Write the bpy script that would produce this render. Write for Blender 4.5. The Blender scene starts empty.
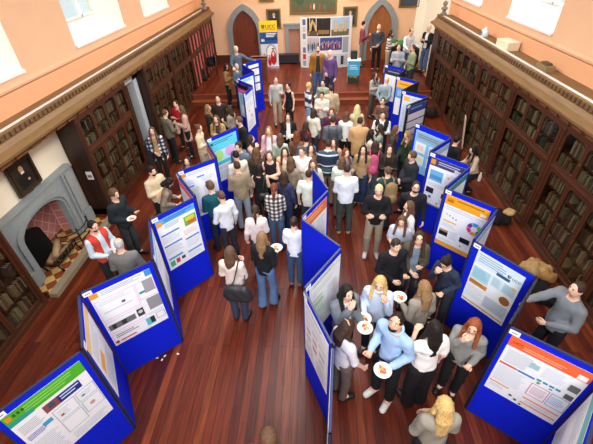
import bpy, bmesh, math, random
import numpy as np
from mathutils import Vector, Matrix
random.seed(7)
RS = np.random.RandomState(11)
PI = math.pi
SC = bpy.context.scene
COL = SC.collection

# ------------------------------------------------------------------ camera solved from the hall's vanishing points
PPX, PPY, CZ = 296.5, 222.0, 5.2
_H, _V = (315, -59), (314, 690)
FPX = math.sqrt(-((_H[0]-PPX)*(_V[0]-PPX)+(_H[1]-PPY)*(_V[1]-PPY)))
def _n(v): v = np.array(v, float); return v/np.linalg.norm(v)
_dY = _n((_H[0]-PPX, -(_H[1]-PPY), -FPX)); _dZ = -_n((_V[0]-PPX, -(_V[1]-PPY), -FPX))
_dZ = _n(_dZ-_dY*_dZ.dot(_dY)); _dX = np.cross(_dY, _dZ)
RW = np.stack([_dX, _dY, _dZ])
def ray(u, v): return RW @ np.array((u-PPX, -(v-PPY), -FPX))
def at_z(u, v, z=0.0):
    d = ray(u, v); return np.array((0, 0, CZ))+(z-CZ)/d[2]*d
cd = bpy.data.cameras.new('camera'); cam = bpy.data.objects.new('camera', cd); COL.objects.link(cam)
cd.sensor_fit = 'HORIZONTAL'; cd.sensor_width = 36; cd.lens = FPX/593*36; cd.clip_end = 100
M4 = Matrix.Identity(4)
for i in range(3):
    for j in range(3): M4[i][j] = RW[i, j]
M4[2][3] = CZ
cam.matrix_world = M4
SC.camera = cam

# ------------------------------------------------------------------ materials
def lin(c):
    if isinstance(c, int): c = ((c >> 16) & 255, (c >> 8) & 255, c & 255)
    o = []
    for x in c:
        x = x/255.0
        o.append(x/12.92 if x <= .04045 else ((x+.055)/1.055)**2.4)
    return (*o, 1)
_MC = {}
def nodes(name):
    m = bpy.data.materials.new(name); m.use_nodes = True
    nt = m.node_tree; b = nt.nodes['Principled BSDF']
    return m, nt, b
def N(nt, t, **kw):
    n = nt.nodes.new(t)
    for k, v in kw.items(): setattr(n, k, v)
    return n
def plain(hexc, rough=.6, metal=0, key='m', noise=.0, scale=8, bump=0, spec=.5, coords='Object', stretch=None):
    k = (hexc, rough, metal, key, noise, scale, bump, spec, stretch)
    if k in _MC: return _MC[k]
    m, nt, b = nodes('%s_%06x' % (key, hexc))
    b.inputs['Roughness'].default_value = rough; b.inputs['Metallic'].default_value = metal
    b.inputs['Specular IOR Level'].default_value = spec
    c = lin(hexc)
    b.inputs['Base Color'].default_value = c
    if noise or bump:
        tc = N(nt, 'ShaderNodeTexCoord'); nz = N(nt, 'ShaderNodeTexNoise'); nz.inputs['Scale'].default_value = scale
        nz.inputs['Detail'].default_value = 4
        src = tc.outputs[coords]
        if stretch:
            mp = N(nt, 'ShaderNodeMapping'); mp.inputs['Scale'].default_value = stretch
            nt.links.new(src, mp.inputs[0]); src = mp.outputs[0]
        nt.links.new(src, nz.inputs['Vector'])
        if noise:
            mx = N(nt, 'ShaderNodeMix', data_type='RGBA')
            mx.inputs[6].default_value = tuple(x*(1-noise) for x in c[:3])+(1,)
            mx.inputs[7].default_value = tuple(min(1, x*(1+noise)) for x in c[:3])+(1,)
            nt.links.new(nz.outputs[0], mx.inputs[0]); nt.links.new(mx.outputs[2], b.inputs['Base Color'])
        if bump:
            bp = N(nt, 'ShaderNodeBump'); bp.inputs['Strength'].default_value = bump; bp.inputs['Distance'].default_value = .02
            nt.links.new(nz.outputs[0], bp.inputs['Height']); nt.links.new(bp.outputs[0], b.inputs['Normal'])
    _MC[k] = m
    return m
def cloth(h): return plain(h, .85, 0, 'cloth', .14, 14, .35, .25)
def wood(h, rough=.4): return plain(h, rough, 0, 'wood', .35, 3, .05, .5, 'Object', (6, 6, .7))
def woody(h, rough=.4): return plain(h, rough, 0, 'woodlong', .35, 3, .05, .5, 'Object', (6, .7, 6))
def stone(h): return plain(h, .8, 0, 'stone', .16, 7, .3)
def skinm(h): return plain(h, .5, 0, 'skin', .05, 20, 0, .35)
def hairm(h): return plain(h, .6, 0, 'hair', .75, 11, .5, .25, 'Object', (7, 7, 1.2))
def paint(h): return plain(h, .5, 0, 'print', 0, 8, 0, .3)
def stripes(cols, period, key):
    k = ('stripe', tuple(cols), period)
    if k in _MC: return _MC[k]
    m, nt, b = nodes(key); b.inputs['Roughness'].default_value = .85
    tc = N(nt, 'ShaderNodeTexCoord'); sp = N(nt, 'ShaderNodeSeparateXYZ'); nt.links.new(tc.outputs['Object'], sp.inputs[0])
    dv = N(nt, 'ShaderNodeMath', operation='DIVIDE'); dv.inputs[1].default_value = period; nt.links.new(sp.outputs[2], dv.inputs[0])
    fr = N(nt, 'ShaderNodeMath', operation='FRACT'); nt.links.new(dv.outputs[0], fr.inputs[0])
    cr = N(nt, 'ShaderNodeValToRGB'); cr.color_ramp.interpolation = 'CONSTANT'
    e = cr.color_ramp.elements
    while len(e) < len(cols): e.new(.5)
    for i, (p, c) in enumerate(cols): e[i].position = p; e[i].color = lin(c)
    nt.links.new(fr.outputs[0], cr.inputs[0]); nt.links.new(cr.outputs[0], b.inputs['Base Color'])
    _MC[k] = m; return m
def plaid(c0, c1, c2, per, key):
    k = ('plaid', c0, c1, c2, per)
    if k in _MC: return _MC[k]
    m, nt, b = nodes(key); b.inputs['Roughness'].default_value = .85
    tc = N(nt, 'ShaderNodeTexCoord'); sp = N(nt, 'ShaderNodeSeparateXYZ'); nt.links.new(tc.outputs['Object'], sp.inputs[0])
    outs = []
    for ax in (0, 2):
        dv = N(nt, 'ShaderNodeMath', operation='DIVIDE'); dv.inputs[1].default_value = per; nt.links.new(sp.outputs[ax], dv.inputs[0])
        fr = N(nt, 'ShaderNodeMath', operation='FRACT'); nt.links.new(dv.outputs[0], fr.inputs[0])
        gt = N(nt, 'ShaderNodeMath', operation='GREATER_THAN'); gt.inputs[1].default_value = .5; nt.links.new(fr.outputs[0], gt.inputs[0])
        outs.append(gt)
    ad = N(nt, 'ShaderNodeMath', operation='ADD'); nt.links.new(outs[0].outputs[0], ad.inputs[0]); nt.links.new(outs[1].outputs[0], ad.inputs[1])
    hf = N(nt, 'ShaderNodeMath', operation='MULTIPLY'); hf.inputs[1].default_value = .5; nt.links.new(ad.outputs[0], hf.inputs[0])
    cr = N(nt, 'ShaderNodeValToRGB'); cr.color_ramp.interpolation = 'CONSTANT'; e = cr.color_ramp.elements; e.new(.5)
    for i, (p, c) in enumerate(((0, c0), (.4, c1), (.9, c2))): e[i].position = p; e[i].color = lin(c)
    nt.links.new(hf.outputs[0], cr.inputs[0]); nt.links.new(cr.outputs[0], b.inputs['Base Color'])
    _MC[k] = m; return m

def floor_mat(name, cols, w=.15, L=2.6, rough=.36):
    m, nt, b = nodes(name)
    tc = N(nt, 'ShaderNodeTexCoord'); mp = N(nt, 'ShaderNodeMapping'); mp.inputs['Rotation'].default_value = (0, 0, PI/2)
    nt.links.new(tc.outputs['Object'], mp.inputs[0])
    bk = N(nt, 'ShaderNodeTexBrick'); bk.offset = .37; bk.inputs['Scale'].default_value = 1
    bk.inputs['Brick Width'].default_value = L; bk.inputs['Row Height'].default_value = w
    bk.inputs['Mortar Size'].default_value = .004; bk.inputs['Mortar Smooth'].default_value = .3; bk.inputs['Bias'].default_value = 0
    bk.inputs['Color1'].default_value = (0, 0, 0, 1); bk.inputs['Color2'].default_value = (1, 1, 1, 1); bk.inputs['Mortar'].default_value = (.5, .5, .5, 1)
    nt.links.new(mp.outputs[0], bk.inputs['Vector'])
    cr = N(nt, 'ShaderNodeValToRGB'); e = cr.color_ramp.elements
    while len(e) < len(cols): e.new(.5)
    for i, c in enumerate(cols): e[i].position = i/(len(cols)-1); e[i].color = lin(c)
    nt.links.new(bk.outputs['Color'], cr.inputs[0])
    mp2 = N(nt, 'ShaderNodeMapping'); mp2.inputs['Scale'].default_value = (14, .9, 1); nt.links.new(tc.outputs['Object'], mp2.inputs[0])
    nz = N(nt, 'ShaderNodeTexNoise'); nz.inputs['Scale'].default_value = 2.2; nz.inputs['Detail'].default_value = 6; nt.links.new(mp2.outputs[0], nz.inputs['Vector'])
    cr2 = N(nt, 'ShaderNodeValToRGB'); cr2.color_ramp.elements[0].position = .3; cr2.color_ramp.elements[0].color = (.5, .5, .5, 1)
    cr2.color_ramp.elements[1].position = .75; cr2.color_ramp.elements[1].color = (1.25, 1.25, 1.25, 1)
    nt.links.new(nz.outputs[0], cr2.inputs[0])
    mu = N(nt, 'ShaderNodeMix', data_type='RGBA', blend_type='MULTIPLY'); mu.inputs[0].default_value = 1
    nt.links.new(cr.outputs[0], mu.inputs[6]); nt.links.new(cr2.outputs[0], mu.inputs[7])
    mm = N(nt, 'ShaderNodeMix', data_type='RGBA'); mm.inputs[7].default_value = lin(0x241008)
    nt.links.new(bk.outputs['Fac'], mm.inputs[0]); nt.links.new(mu.outputs[2], mm.inputs[6])
    nt.links.new(mm.outputs[2], b.inputs['Base Color']); b.inputs['Specular IOR Level'].default_value = .32
    nz3 = N(nt, 'ShaderNodeTexNoise'); nz3.inputs['Scale'].default_value = 1.3; nz3.inputs['Detail'].default_value = 3; nt.links.new(tc.outputs['Object'], nz3.inputs['Vector'])
    mr = N(nt, 'ShaderNodeMapRange'); mr.inputs[3].default_value = rough-.06; mr.inputs[4].default_value = rough+.14; nt.links.new(nz3.outputs[0], mr.inputs[0])
    nt.links.new(mr.outputs[0], b.inputs['Roughness'])
    bp = N(nt, 'ShaderNodeBump'); bp.inputs['Strength'].default_value = .25; bp.inputs['Distance'].default_value = .004; bp.invert = True
    nt.links.new(bk.outputs['Fac'], bp.inputs['Height']); nt.links.new(bp.outputs[0], b.inputs['Normal'])
    return m
def checker(c0, c1, sc, rot=0):
    m, nt, b = nodes('chequered_tile'); b.inputs['Roughness'].default_value = .35
    tc = N(nt, 'ShaderNodeTexCoord'); mp = N(nt, 'ShaderNodeMapping'); mp.inputs['Rotation'].default_value = (0, 0, rot); nt.links.new(tc.outputs['Object'], mp.inputs[0])
    ck = N(nt, 'ShaderNodeTexChecker'); ck.inputs['Scale'].default_value = sc; ck.inputs[1].default_value = lin(c0); ck.inputs[2].default_value = lin(c1)
    nt.links.new(mp.outputs[0], ck.inputs[0]); nt.links.new(ck.outputs[0], b.inputs['Base Color']); return m
def brickmat(name, c, mortar, bw, rh, rot=(0, 0, 0), off=.0, rough=.5):
    m, nt, b = nodes(name); b.inputs['Roughness'].default_value = rough
    tc = N(nt, 'ShaderNodeTexCoord'); mp = N(nt, 'ShaderNodeMapping'); mp.inputs['Rotation'].default_value = rot; nt.links.new(tc.outputs['Object'], mp.inputs[0])
    bk = N(nt, 'ShaderNodeTexBrick'); bk.offset = off; bk.inputs['Scale'].default_value = 1; bk.inputs['Brick Width'].default_value = bw; bk.inputs['Row Height'].default_value = rh
    bk.inputs['Mortar Size'].default_value = .008; bk.inputs['Color1'].default_value = lin(c); bk.inputs['Color2'].default_value = tuple(x*.85 for x in lin(c)[:3])+(1,); bk.inputs['Mortar'].default_value = lin(mortar)
    nt.links.new(mp.outputs[0], bk.inputs[0]); nt.links.new(bk.outputs[0], b.inputs['Base Color']); return m
def diagtile(name, c, mortar, t):
    m, nt, b = nodes(name); b.inputs['Roughness'].default_value = .5
    tc = N(nt, 'ShaderNodeTexCoord'); sp = N(nt, 'ShaderNodeSeparateXYZ'); nt.links.new(tc.outputs['Object'], sp.inputs[0])
    cb = N(nt, 'ShaderNodeCombineXYZ')
    for k, op in ((0, 'ADD'), (1, 'SUBTRACT')):
        q = N(nt, 'ShaderNodeMath', operation=op); nt.links.new(sp.outputs[1], q.inputs[0]); nt.links.new(sp.outputs[2], q.inputs[1])
        nt.links.new(q.outputs[0], cb.inputs[k])
    bk = N(nt, 'ShaderNodeTexBrick'); bk.offset = 0; bk.inputs['Scale'].default_value = .707; bk.inputs['Brick Width'].default_value = t; bk.inputs['Row Height'].default_value = t
    bk.inputs['Mortar Size'].default_value = .008; bk.inputs['Color1'].default_value = lin(c); bk.inputs['Color2'].default_value = tuple(x*.85 for x in lin(c)[:3])+(1,); bk.inputs['Mortar'].default_value = lin(mortar)
    nt.links.new(cb.outputs[0], bk.inputs[0]); nt.links.new(bk.outputs[0], b.inputs['Base Color']); return m
def glass_mat():
    m = bpy.data.materials.new('window_glass'); m.use_nodes = True; nt = m.node_tree
    for n in list(nt.nodes): nt.nodes.remove(n)
    o = N(nt, 'ShaderNodeOutputMaterial'); mx = N(nt, 'ShaderNodeMixShader'); t = N(nt, 'ShaderNodeBsdfTransparent'); g = N(nt, 'ShaderNodeBsdfGlossy')
    g.inputs['Roughness'].default_value = .12; t.inputs[0].default_value = (.79, .8, .77, 1)
    mx.inputs[0].default_value = .06
    nt.links.new(t.outputs[0], mx.inputs[1]); nt.links.new(g.outputs[0], mx.inputs[2]); nt.links.new(mx.outputs[0], o.inputs[0]); return m
GLASS = glass_mat()

# ------------------------------------------------------------------ mesh builder: faces with several materials, one object
class MB:
    def __init__(s): s.v = []; s.f = []; s.mi = []; s.mats = []; s.sm = []
    def slot(s, m):
        if m not in s.mats: s.mats.append(m)
        return s.mats.index(m)
    def poly(s, pts, faces, m, smooth=False):
        o = len(s.v); s.v += [tuple(float(c) for c in p) for p in pts]; k = s.slot(m)
        for f in faces: s.f.append([o+i for i in f]); s.mi.append(k); s.sm.append(smooth)
    def box(s, x0, x1, y0, y1, z0, z1, m, X=None):
        p = [(x, y, z) for z in (z0, z1) for y in (y0, y1) for x in (x0, x1)]
        if X is not None: p = [X @ Vector(q) for q in p]
        s.poly(p, [(0, 2, 3, 1), (4, 5, 7, 6), (0, 1, 5, 4), (2, 6, 7, 3), (0, 4, 6, 2), (1, 3, 7, 5)], m)
    def prism(s, outline, fn, d0, d1, m, holes=None):
        # outline: list of 2D points (ccw); fn(a,b,d)->3D
        n = len(outline); p = [fn(a, b, d0) for a, b in outline]+[fn(a, b, d1) for a, b in outline]
        fs = [tuple(range(n))[::-1], tuple(range(n, 2*n))]+[(i, (i+1) % n, n+(i+1) % n, n+i) for i in range(n)]
        s.poly(p, fs, m)
    def band(s, inner, outer, fn, d0, d1, m, closed=False):
        n = len(inner); p = [fn(a, b, d) for d in (d0, d1) for L in (inner, outer) for a, b in L]
        I0, O0, I1, O1 = 0, n, 2*n, 3*n; fs = []
        for i in range(n if closed else n-1):
            j = (i+1) % n
            fs += [(I0+i, O0+i, O0+j, I0+j), (I1+i, I1+j, O1+j, O1+i), (I0+i, I0+j, I1+j, I1+i), (O0+i, O1+i, O1+j, O0+j)]
        if not closed:
            for i in (0, n-1): fs.append((I0+i, I1+i, O1+i, O0+i))
        s.poly(p, fs, m)
    def tube(s, path, rads, m, sides=8, cap=True):
        path = [Vector(p) for p in path]
        if not hasattr(rads, '__len__'): rads = [rads]*len(path)
        vs = []; n = len(path)
        for i, p in enumerate(path):
            t = (path[min(i+1, n-1)]-path[max(i-1, 0)])
            t = t.normalized() if t.length > 1e-9 else Vector((0, 0, 1))
            a = t.orthogonal().normalized() if i == 0 else (pa-t*pa.dot(t)).normalized()
            pa = a; b = t.cross(a)
            for k in range(sides):
                w = 2*PI*k/sides; vs.append(p+(a*math.cos(w)+b*math.sin(w))*rads[i])
        fs = [(i*sides+k, i*sides+(k+1) % sides, (i+1)*sides+(k+1) % sides, (i+1)*sides+k) for i in range(n-1) for k in range(sides)]
        if cap: fs += [tuple(range(sides))[::-1], tuple(range((n-1)*sides, n*sides))]
        s.poly(vs, fs, m, True)
    def lathe(s, prof, m, c=(0, 0, 0), seg=20):
        vs = []; fs = []; n = len(prof)
        for r, z in prof:
            for k in range(seg):
                w = 2*PI*k/seg; vs.append((c[0]+r*math.cos(w), c[1]+r*math.sin(w), c[2]+z))
        for i in range(n-1):
            for k in range(seg): fs.append((i*seg+k, i*seg+(k+1) % seg, (i+1)*seg+(k+1) % seg, (i+1)*seg+k))
        fs += [tuple(range(seg))[::-1], tuple(range((n-1)*seg, n*seg))]
        s.poly(vs, fs, m, True)
    def ell(s, c, r, m, X=None, nu=8, nv=6):
        vs = []; fs = []
        for i in range(nv+1):
            t = PI*i/nv
            for k in range(nu):
                w = 2*PI*k/nu; q = Vector((r[0]*math.sin(t)*math.cos(w), r[1]*math.sin(t)*math.sin(w), r[2]*math.cos(t)))
                if X is not None: q = X @ q
                vs.append(q+Vector(c))
        for i in range(nv):
            for k in range(nu): fs.append((i*nu+k, (i+1)*nu+k, (i+1)*nu+(k+1) % nu, i*nu+(k+1) % nu))
        s.poly(vs, fs, m, True)
    def mesh(s, name):
        me = bpy.data.meshes.new(name); me.from_pydata(s.v, [], s.f)
        for m in s.mats: me.materials.append(m)
        me.polygons.foreach_set('material_index', s.mi); me.polygons.foreach_set('use_smooth', s.sm); me.update()
        return me
    def build(s, name, parent=None, **props):
        return link(name, s.mesh(name), parent, **props)
def link(name, data, parent=None, loc=None, rotz=None, **props):
    o = bpy.data.objects.new(name, data); COL.objects.link(o)
    if parent is not None: o.parent = parent
    if loc is not None: o.location = loc
    if rotz is not None: o.rotation_euler = (0, 0, rotz)
    for k, v in props.items(): o[k] = v
    return o
def thing(name, label, cat, loc=(0, 0, 0), rotz=0, group=None):
    o = link(name, None, None, loc, rotz, label=label, category=cat); o.empty_display_size = .2
    if group: o['group'] = group
    return o
def T(label, cat, group=None):
    d = dict(label=label, category=cat)
    if group: d['group'] = group
    return d
def struct(name, mb): return mb.build(name, None, kind='structure')
def text_into(mb, txt, size, fn, m, align='LEFT', bold=0.0):
    cu = bpy.data.curves.new('lettering', 'FONT'); cu.body = txt; cu.size = size; cu.align_x = align; cu.offset = bold; cu.resolution_u = 2
    ob = bpy.data.objects.new('lettering', cu); COL.objects.link(ob)
    dg = bpy.context.evaluated_depsgraph_get(); me = ob.evaluated_get(dg).to_mesh()
    mb.poly([fn(v.co.x, v.co.y) for v in me.vertices], [tuple(p.vertices) for p in me.polygons], m)
    ob.evaluated_get(dg).to_mesh_clear(); bpy.data.objects.remove(ob); bpy.data.curves.remove(cu)

# ------------------------------------------------------------------ implicit surfaces -> smooth meshes (for people, coats, bags)
class Grid:
    def __init__(s, lo, hi, h):
        s.h = h; s.lo = np.array(lo, float)
        s.n = np.ceil((np.array(hi)-s.lo)/h).astype(int)+1
        s.ax = [s.lo[i]+h*np.arange(s.n[i]) for i in range(3)]
        s.V = np.full(s.n, .5)
    def _sl(s, lo, hi):
        a = np.clip(np.floor((np.array(lo)-s.lo)/s.h).astype(int), 0, s.n-1); b = np.clip(np.ceil((np.array(hi)-s.lo)/s.h).astype(int)+1, 1, s.n)
        return tuple(slice(a[i], max(b[i], a[i]+1)) for i in range(3))
    def P(s, sl):
        X, Y, Z = np.meshgrid(s.ax[0][sl[0]], s.ax[1][sl[1]], s.ax[2][sl[2]], indexing='ij'); return np.stack([X, Y, Z], -1)
    def put(s, fn, lo, hi, k=.02, sub=False):
        m = k+3*s.h; sl = s._sl(np.array(lo)-m, np.array(hi)+m); d = fn(s.P(sl)); v = s.V[sl]
        if sub: s.V[sl] = np.maximum(v, -d); return
        if k <= 0: s.V[sl] = np.minimum(v, d); return
        hh = np.clip(.5+.5*(d-v)/k, 0, 1); s.V[sl] = d*(1-hh)+v*hh-k*hh*(1-hh)
    def cone(s, a, b, ra, rb, k=.02, fr=None, q=1.0, sub=False):
        # round cone; with a frame (3 rows = local axes) the local y axis is flattened by q
        a = np.array(a, float); b = np.array(b, float); r = max(ra, rb)
        if fr is None: F = np.eye(3)
        else: F = np.array(fr)
        S = np.array((1, 1/q, 1))
        a2 = (F @ a)*S; b2 = (F @ b)*S; ba = b2-a2; L2 = max(ba.dot(ba), 1e-9)
        def fn(P):
            p = (P @ F.T)*S-a2
            t = np.clip(p @ ba/L2, 0, 1); d = np.linalg.norm(p-t[..., None]*ba, axis=-1)-(ra+t*(rb-ra))
            return d*(q if q < 1 else 1)
        s.put(fn, np.minimum(a, b)-r, np.maximum(a, b)+r, k, sub)
    def ell(s, c, r, k=.02, fr=None, sub=False):
        c = np.array(c, float); r = np.array(r, float); F = np.eye(3) if fr is None else np.array(fr)
        def fn(P):
            p = (P-c) @ F.T; k0 = np.linalg.norm(p/r, axis=-1)+1e-9; k1 = np.linalg.norm(p/(r*r), axis=-1)+1e-9
            return k0*(k0-1)/k1
        s.put(fn, c-r.max(), c+r.max(), k, sub)
    def clip(s, p, n):   # keep the side the normal points away from
        n = np.array(n, float); n /= np.linalg.norm(n); o = np.array(p, float).dot(n)
        D = s.ax[0][:, None, None]*n[0]+s.ax[1][None, :, None]*n[1]+s.ax[2][None, None, :]*n[2]-o
        s.V = np.maximum(s.V, D)
    def noise(s, amp, f, ph=0):
        X = s.ax[0][:, None, None]; Y = s.ax[1][None, :, None]; Z = s.ax[2][None, None, :]
        s.V = s.V+amp*(np.sin(f*X+2*np.sin(f*.6*Z+ph)+ph)*np.sin(f*1.1*Y+1.3+ph*2+.8*np.sin(f*.5*Z)))
    def net(s):
        V = s.V.copy()
        V[0] = V[-1] = .3; V[:, 0] = V[:, -1] = .3; V[:, :, 0] = V[:, :, -1] = .3
        S = V < 0; nx, ny, nz = V.shape
        cnt = np.zeros((nx-1, ny-1, nz-1), int)
        for a in (0, 1):
            for b in (0, 1):
                for c in (0, 1): cnt += S[a:nx-1+a, b:ny-1+b, c:nz-1+c]
        act = (cnt > 0) & (cnt < 8); I = np.argwhere(act)
        if len(I) == 0: return np.zeros((0, 3)), np.zeros((0, 4), int)
        idx = np.full(act.shape, -1); idx[act] = np.arange(len(I))
        acc = np.zeros((len(I), 3)); w = np.zeros(len(I))
        cor = [(a, b, c) for a in (0, 1) for b in (0, 1) for c in (0, 1)]
        val = {o: V[I[:, 0]+o[0], I[:, 1]+o[1], I[:, 2]+o[2]] for o in cor}
        for o in cor:
            for d in range(3):
                if o[d] == 0:
                    o2 = list(o); o2[d] = 1; o2 = tuple(o2); v0 = val[o]; v1 = val[o2]; cr = (v0 < 0) != (v1 < 0)
                    t = np.where(cr, v0/np.where(cr, v0-v1, 1), 0)
                    pt = np.tile(np.array(o, float), (len(I), 1)); pt[:, d] += t
                    acc[cr] += pt[cr]; w[cr] += 1
        verts = s.lo+s.h*(I+acc/w[:, None])
        Q = []
        for d in range(3):
            e, f = (d+1) % 3, (d+2) % 3
            A = np.take(S, np.arange(V.shape[d]-1), d); B = np.take(S, np.arange(1, V.shape[d]), d)
            E = np.argwhere(A != B); ok = (E[:, e] > 0) & (E[:, f] > 0) & (E[:, e] < V.shape[e]-1) & (E[:, f] < V.shape[f]-1); E = E[ok]
            def cell(de, df):
                c = E.copy(); c[:, e] += de; c[:, f] += df; return idx[c[:, 0], c[:, 1], c[:, 2]]
            q = np.stack([cell(-1, -1), cell(0, -1), cell(0, 0), cell(-1, 0)], 1)
            inside = S[E[:, 0], E[:, 1], E[:, 2]]
            q[~inside] = q[~inside][:, ::-1]
            Q.append(q)
        return verts, np.concatenate(Q)
def net_mesh(name, g, m, extra=None):
    v, q = g.net(); vs = [tuple(x) for x in v.tolist()]; fs = q.tolist(); n0 = len(fs)
    mi = [0]*n0; mats = [m]
    if extra is not None:
        o = len(vs); vs += extra.v; fs += [[i+o for i in f] for f in extra.f]
        mats += extra.mats; mi += [k+1 for k in extra.mi]
    me = bpy.data.meshes.new(name); me.from_pydata(vs, [], fs)
    for x in mats: me.materials.append(x)
    me.polygons.foreach_set('material_index', mi); me.polygons.foreach_set('use_smooth', [True]*len(fs)); me.update()
    return me

# ------------------------------------------------------------------ people
def rot(ax, a):
    c, s = math.cos(a), math.sin(a)
    if ax == 'x': return np.array(((1, 0, 0), (0, c, -s), (0, s, c)))
    if ax == 'y': return np.array(((c, 0, s), (0, 1, 0), (-s, 0, c)))
    return np.array(((c, -s, 0), (s, c, 0), (0, 0, 1)))
# elbow, wrist, palm normal for the right arm (x>0), in the frame of an upright 1.72 m body that faces +y
ARM = {
 'd': ((.245, -.03, 1.13), (.255, .05, .885), (-1, 0, 0)),
 'w': ((.25, .03, 1.13), (.24, .17, .93), (-1, 0, 0)),
 'v': ((.25, -.1, 1.14), (.25, -.08, .9), (-1, 0, 0)),
 'f': ((.24, -.04, 1.14), (.15, .2, 1.12), (0, 0, 1)),
 'm': ((.21, .13, 1.2), (.07, .17, 1.44), (-.3, -.9, 0)),
 'c': ((.255, .06, 1.15), (-.04, .2, 1.19), (0, -1, 0)),
 'x': ((.255, .06, 1.14), (-.02, .17, 1.12), (0, -1, 0)),
 'h': ((.36, -.08, 1.18), (.19, .03, 1.0), (-.3, -.5, .5)),
 'b': ((.25, -.12, 1.14), (.06, -.19, .96), (0, 1, 0)),
 's': ((.25, .02, 1.13), (.06, .2, 1.03), (0, -1, .2)),
 'k': ((.23, .02, 1.12), (.1, .23, 1.19), (-.3, -.4, .8)),
 'p': ((.22, .2, 1.28), (.16, .45, 1.3), (-1, 0, 0)),
 'o': ((.4, .08, 1.24), (.58, .2, 1.2), (0, 0, -1)),
 'q': ((.28, .12, 1.16), (.3, .36, 1.12), (0, 0, -1)),
 'n': ((.23, .1, 1.17), (.15, .14, 1.4), (-1, 0, 0)),
}
HAIRC = dict(k=0x1d1613, b=0x3a281d, m=0x5d4330, l=0x8a6a48, y=0xc9a468, Y=0xdcc08a, r=0x8c4a25, g=0xb9b5ae, w=0xdedad2, a=0x6b3a22)
SKINC = dict(a=0xe6b79c, b=0xd9a386, c=0xb98260, d=0x7a4d36)
PEOPLE = {}
def person(key, u, v, label, H=1.70, face=0, arms='dd', lean=0, hp=0, hy=0, hair='short', hc='b', skin='a', fem=0, top=0xffffff, tk='jumper', sl=1.0, hem=.86,
           inner=None, legs=0x1e1f24, lk='trousers', shoe=0x1b1a1a, stride=.0, zb=0.0, group=None, glasses=0, beard=0, topmat=None, fat=1.0, hd=.022, dx=0, dy=0, turn=0, legcut=.09, vest=None, crouch=0.0, collar=None):
    _w = at_z(u, v, H*.93+zb); _d = math.hypot(_w[0], _w[1]); H = H*(1.05 if _d < 3.3 else 1.0 if _d < 4.6 else 1.06 if zb > 0 else .955)
    s = H/1.72; s2 = s*.885; F = np.array
    hs = .96 if fem else 1.0
    shx = (.150 if fem else .178)*(.62+.38*min(fat, 1)); hipw = .086
    a = math.radians(face)
    if abs(face-182) < 50: hp -= 9
    Rf = rot('z', -a)
    lr = rot('x', -math.radians(lean))               # forward lean about the pelvis
    pel = F((0, 0, .93-crouch))
    up = lambda p: pel+lr @ (F(p)-F((0, 0, .93)))
    S = lambda p: F(p)*s
    headc = up((0, .03, 1.61))
    HR = lr @ rot('z', math.radians(hy)) @ rot('x', -math.radians(hp))
    hC = headc*s
    # stand: the head's pixel fixes the place on the floor
    zh = hC[2]+zb
    W = at_z(u, v, zh); off = Rf @ hC; px, py = W[0]-off[0]+dx, W[1]-off[1]+dy
    dist = math.hypot(px, py)
    h = .0155 if dist < 4.6 else (.019 if dist < 8 else (.024 if dist < 12 else .03))
    h *= s
    TF = lr.T                                        # rows = torso axes
    HF = HR.T
    hw = lambda p: hC+HR @ (F(p)*s2)
    sh = {}; el = {}; wr = {}; pn = {}
    for sd, c in ((-1, arms[0]), (1, arms[1])):      # left arm first
        e, w, n = ARM[c]; e = F(e, float); w = F(w, float); n = F(n, float)
        if c == 'c' and sd < 0: w = w+F((0, .0, -.05))
        m = F((sd, 1, 1)); k = shx-.2
        sh[sd] = S(up((sd*shx, -.005, 1.385))); el[sd] = S(up(e*m+F((sd*k, 0, 0)))); wr[sd] = S(up(w*m+F((sd*k*.4, 0, 0)))); pn[sd] = lr @ (n*m)
    hip = {}; kn = {}; an = {}; toe = {}
    for sd in (-1, 1):
        st = stride*sd
        hip[sd] = S((sd*hipw, 0, .88-crouch)); an[sd] = S((sd*(.105 if not fem else .085), -.02+st, .075)); kn[sd] = (hip[sd]+an[sd])/2+S((sd*.012, .02+abs(st)*.3+crouch*.75, 0)); toe[sd] = an[sd]+S((sd*.03, .15, -.035))
    lo = F((-.75, -.6, -.03))*s; hi = F((.75, .75, 1.85))*s
    pts = F([*sh.values(), *el.values(), *wr.values(), *an.values(), *toe.values(), *kn.values(), hC])
    lo = pts.min(0)-.26*s; hi = pts.max(0)+.26*s; lo[2] = -.04
    # ---- body
    g = Grid(lo, hi, h)
    def limbs(g, t, arm=True, leg=True, k=.03):
        pass
    g.ell(hC, F((.076, .094, .116))*s2*hs, .02, HF)
    g.ell(hw((0, .032, -.058)), F((.052, .052, .058))*s2, .03, HF)
    g.cone(hw((0, .085, .012)), hw((0, .108, -.024)), .011*s2, .015*s2, .012)
    for sd in (-1, 1): g.ell(hw((sd*.077, -.005, -.01)), F((.012, .02, .032))*s2, .008, HF)
    g.cone(S(up((0, -.012, 1.40))), hw((0, -.012, -.06)), .056*s, .05*s, .03)
    tw = shx*.78
    g.cone(S(up((0, -.005, 1.30))), S(up((0, 0, 1.0))), tw*s*fat, (.105 if fem else .118)*s*fat, .05, TF, .68)
    g.cone(S(up((-shx*.7, -.01, 1.348))), S(up((shx*.7, -.01, 1.348))), .046*s, .046*s, .04)
    for sd in (-1, 1): g.cone(S(up((0, -.016, 1.445))), sh[sd]+F((-sd*.02, 0, -.006))*s, .03*s, .036*s, .03)
    g.ell(S((0, 0, .93-crouch)), F((.15, .108, .13))*s*(.6+.4*fat), .05)
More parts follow.
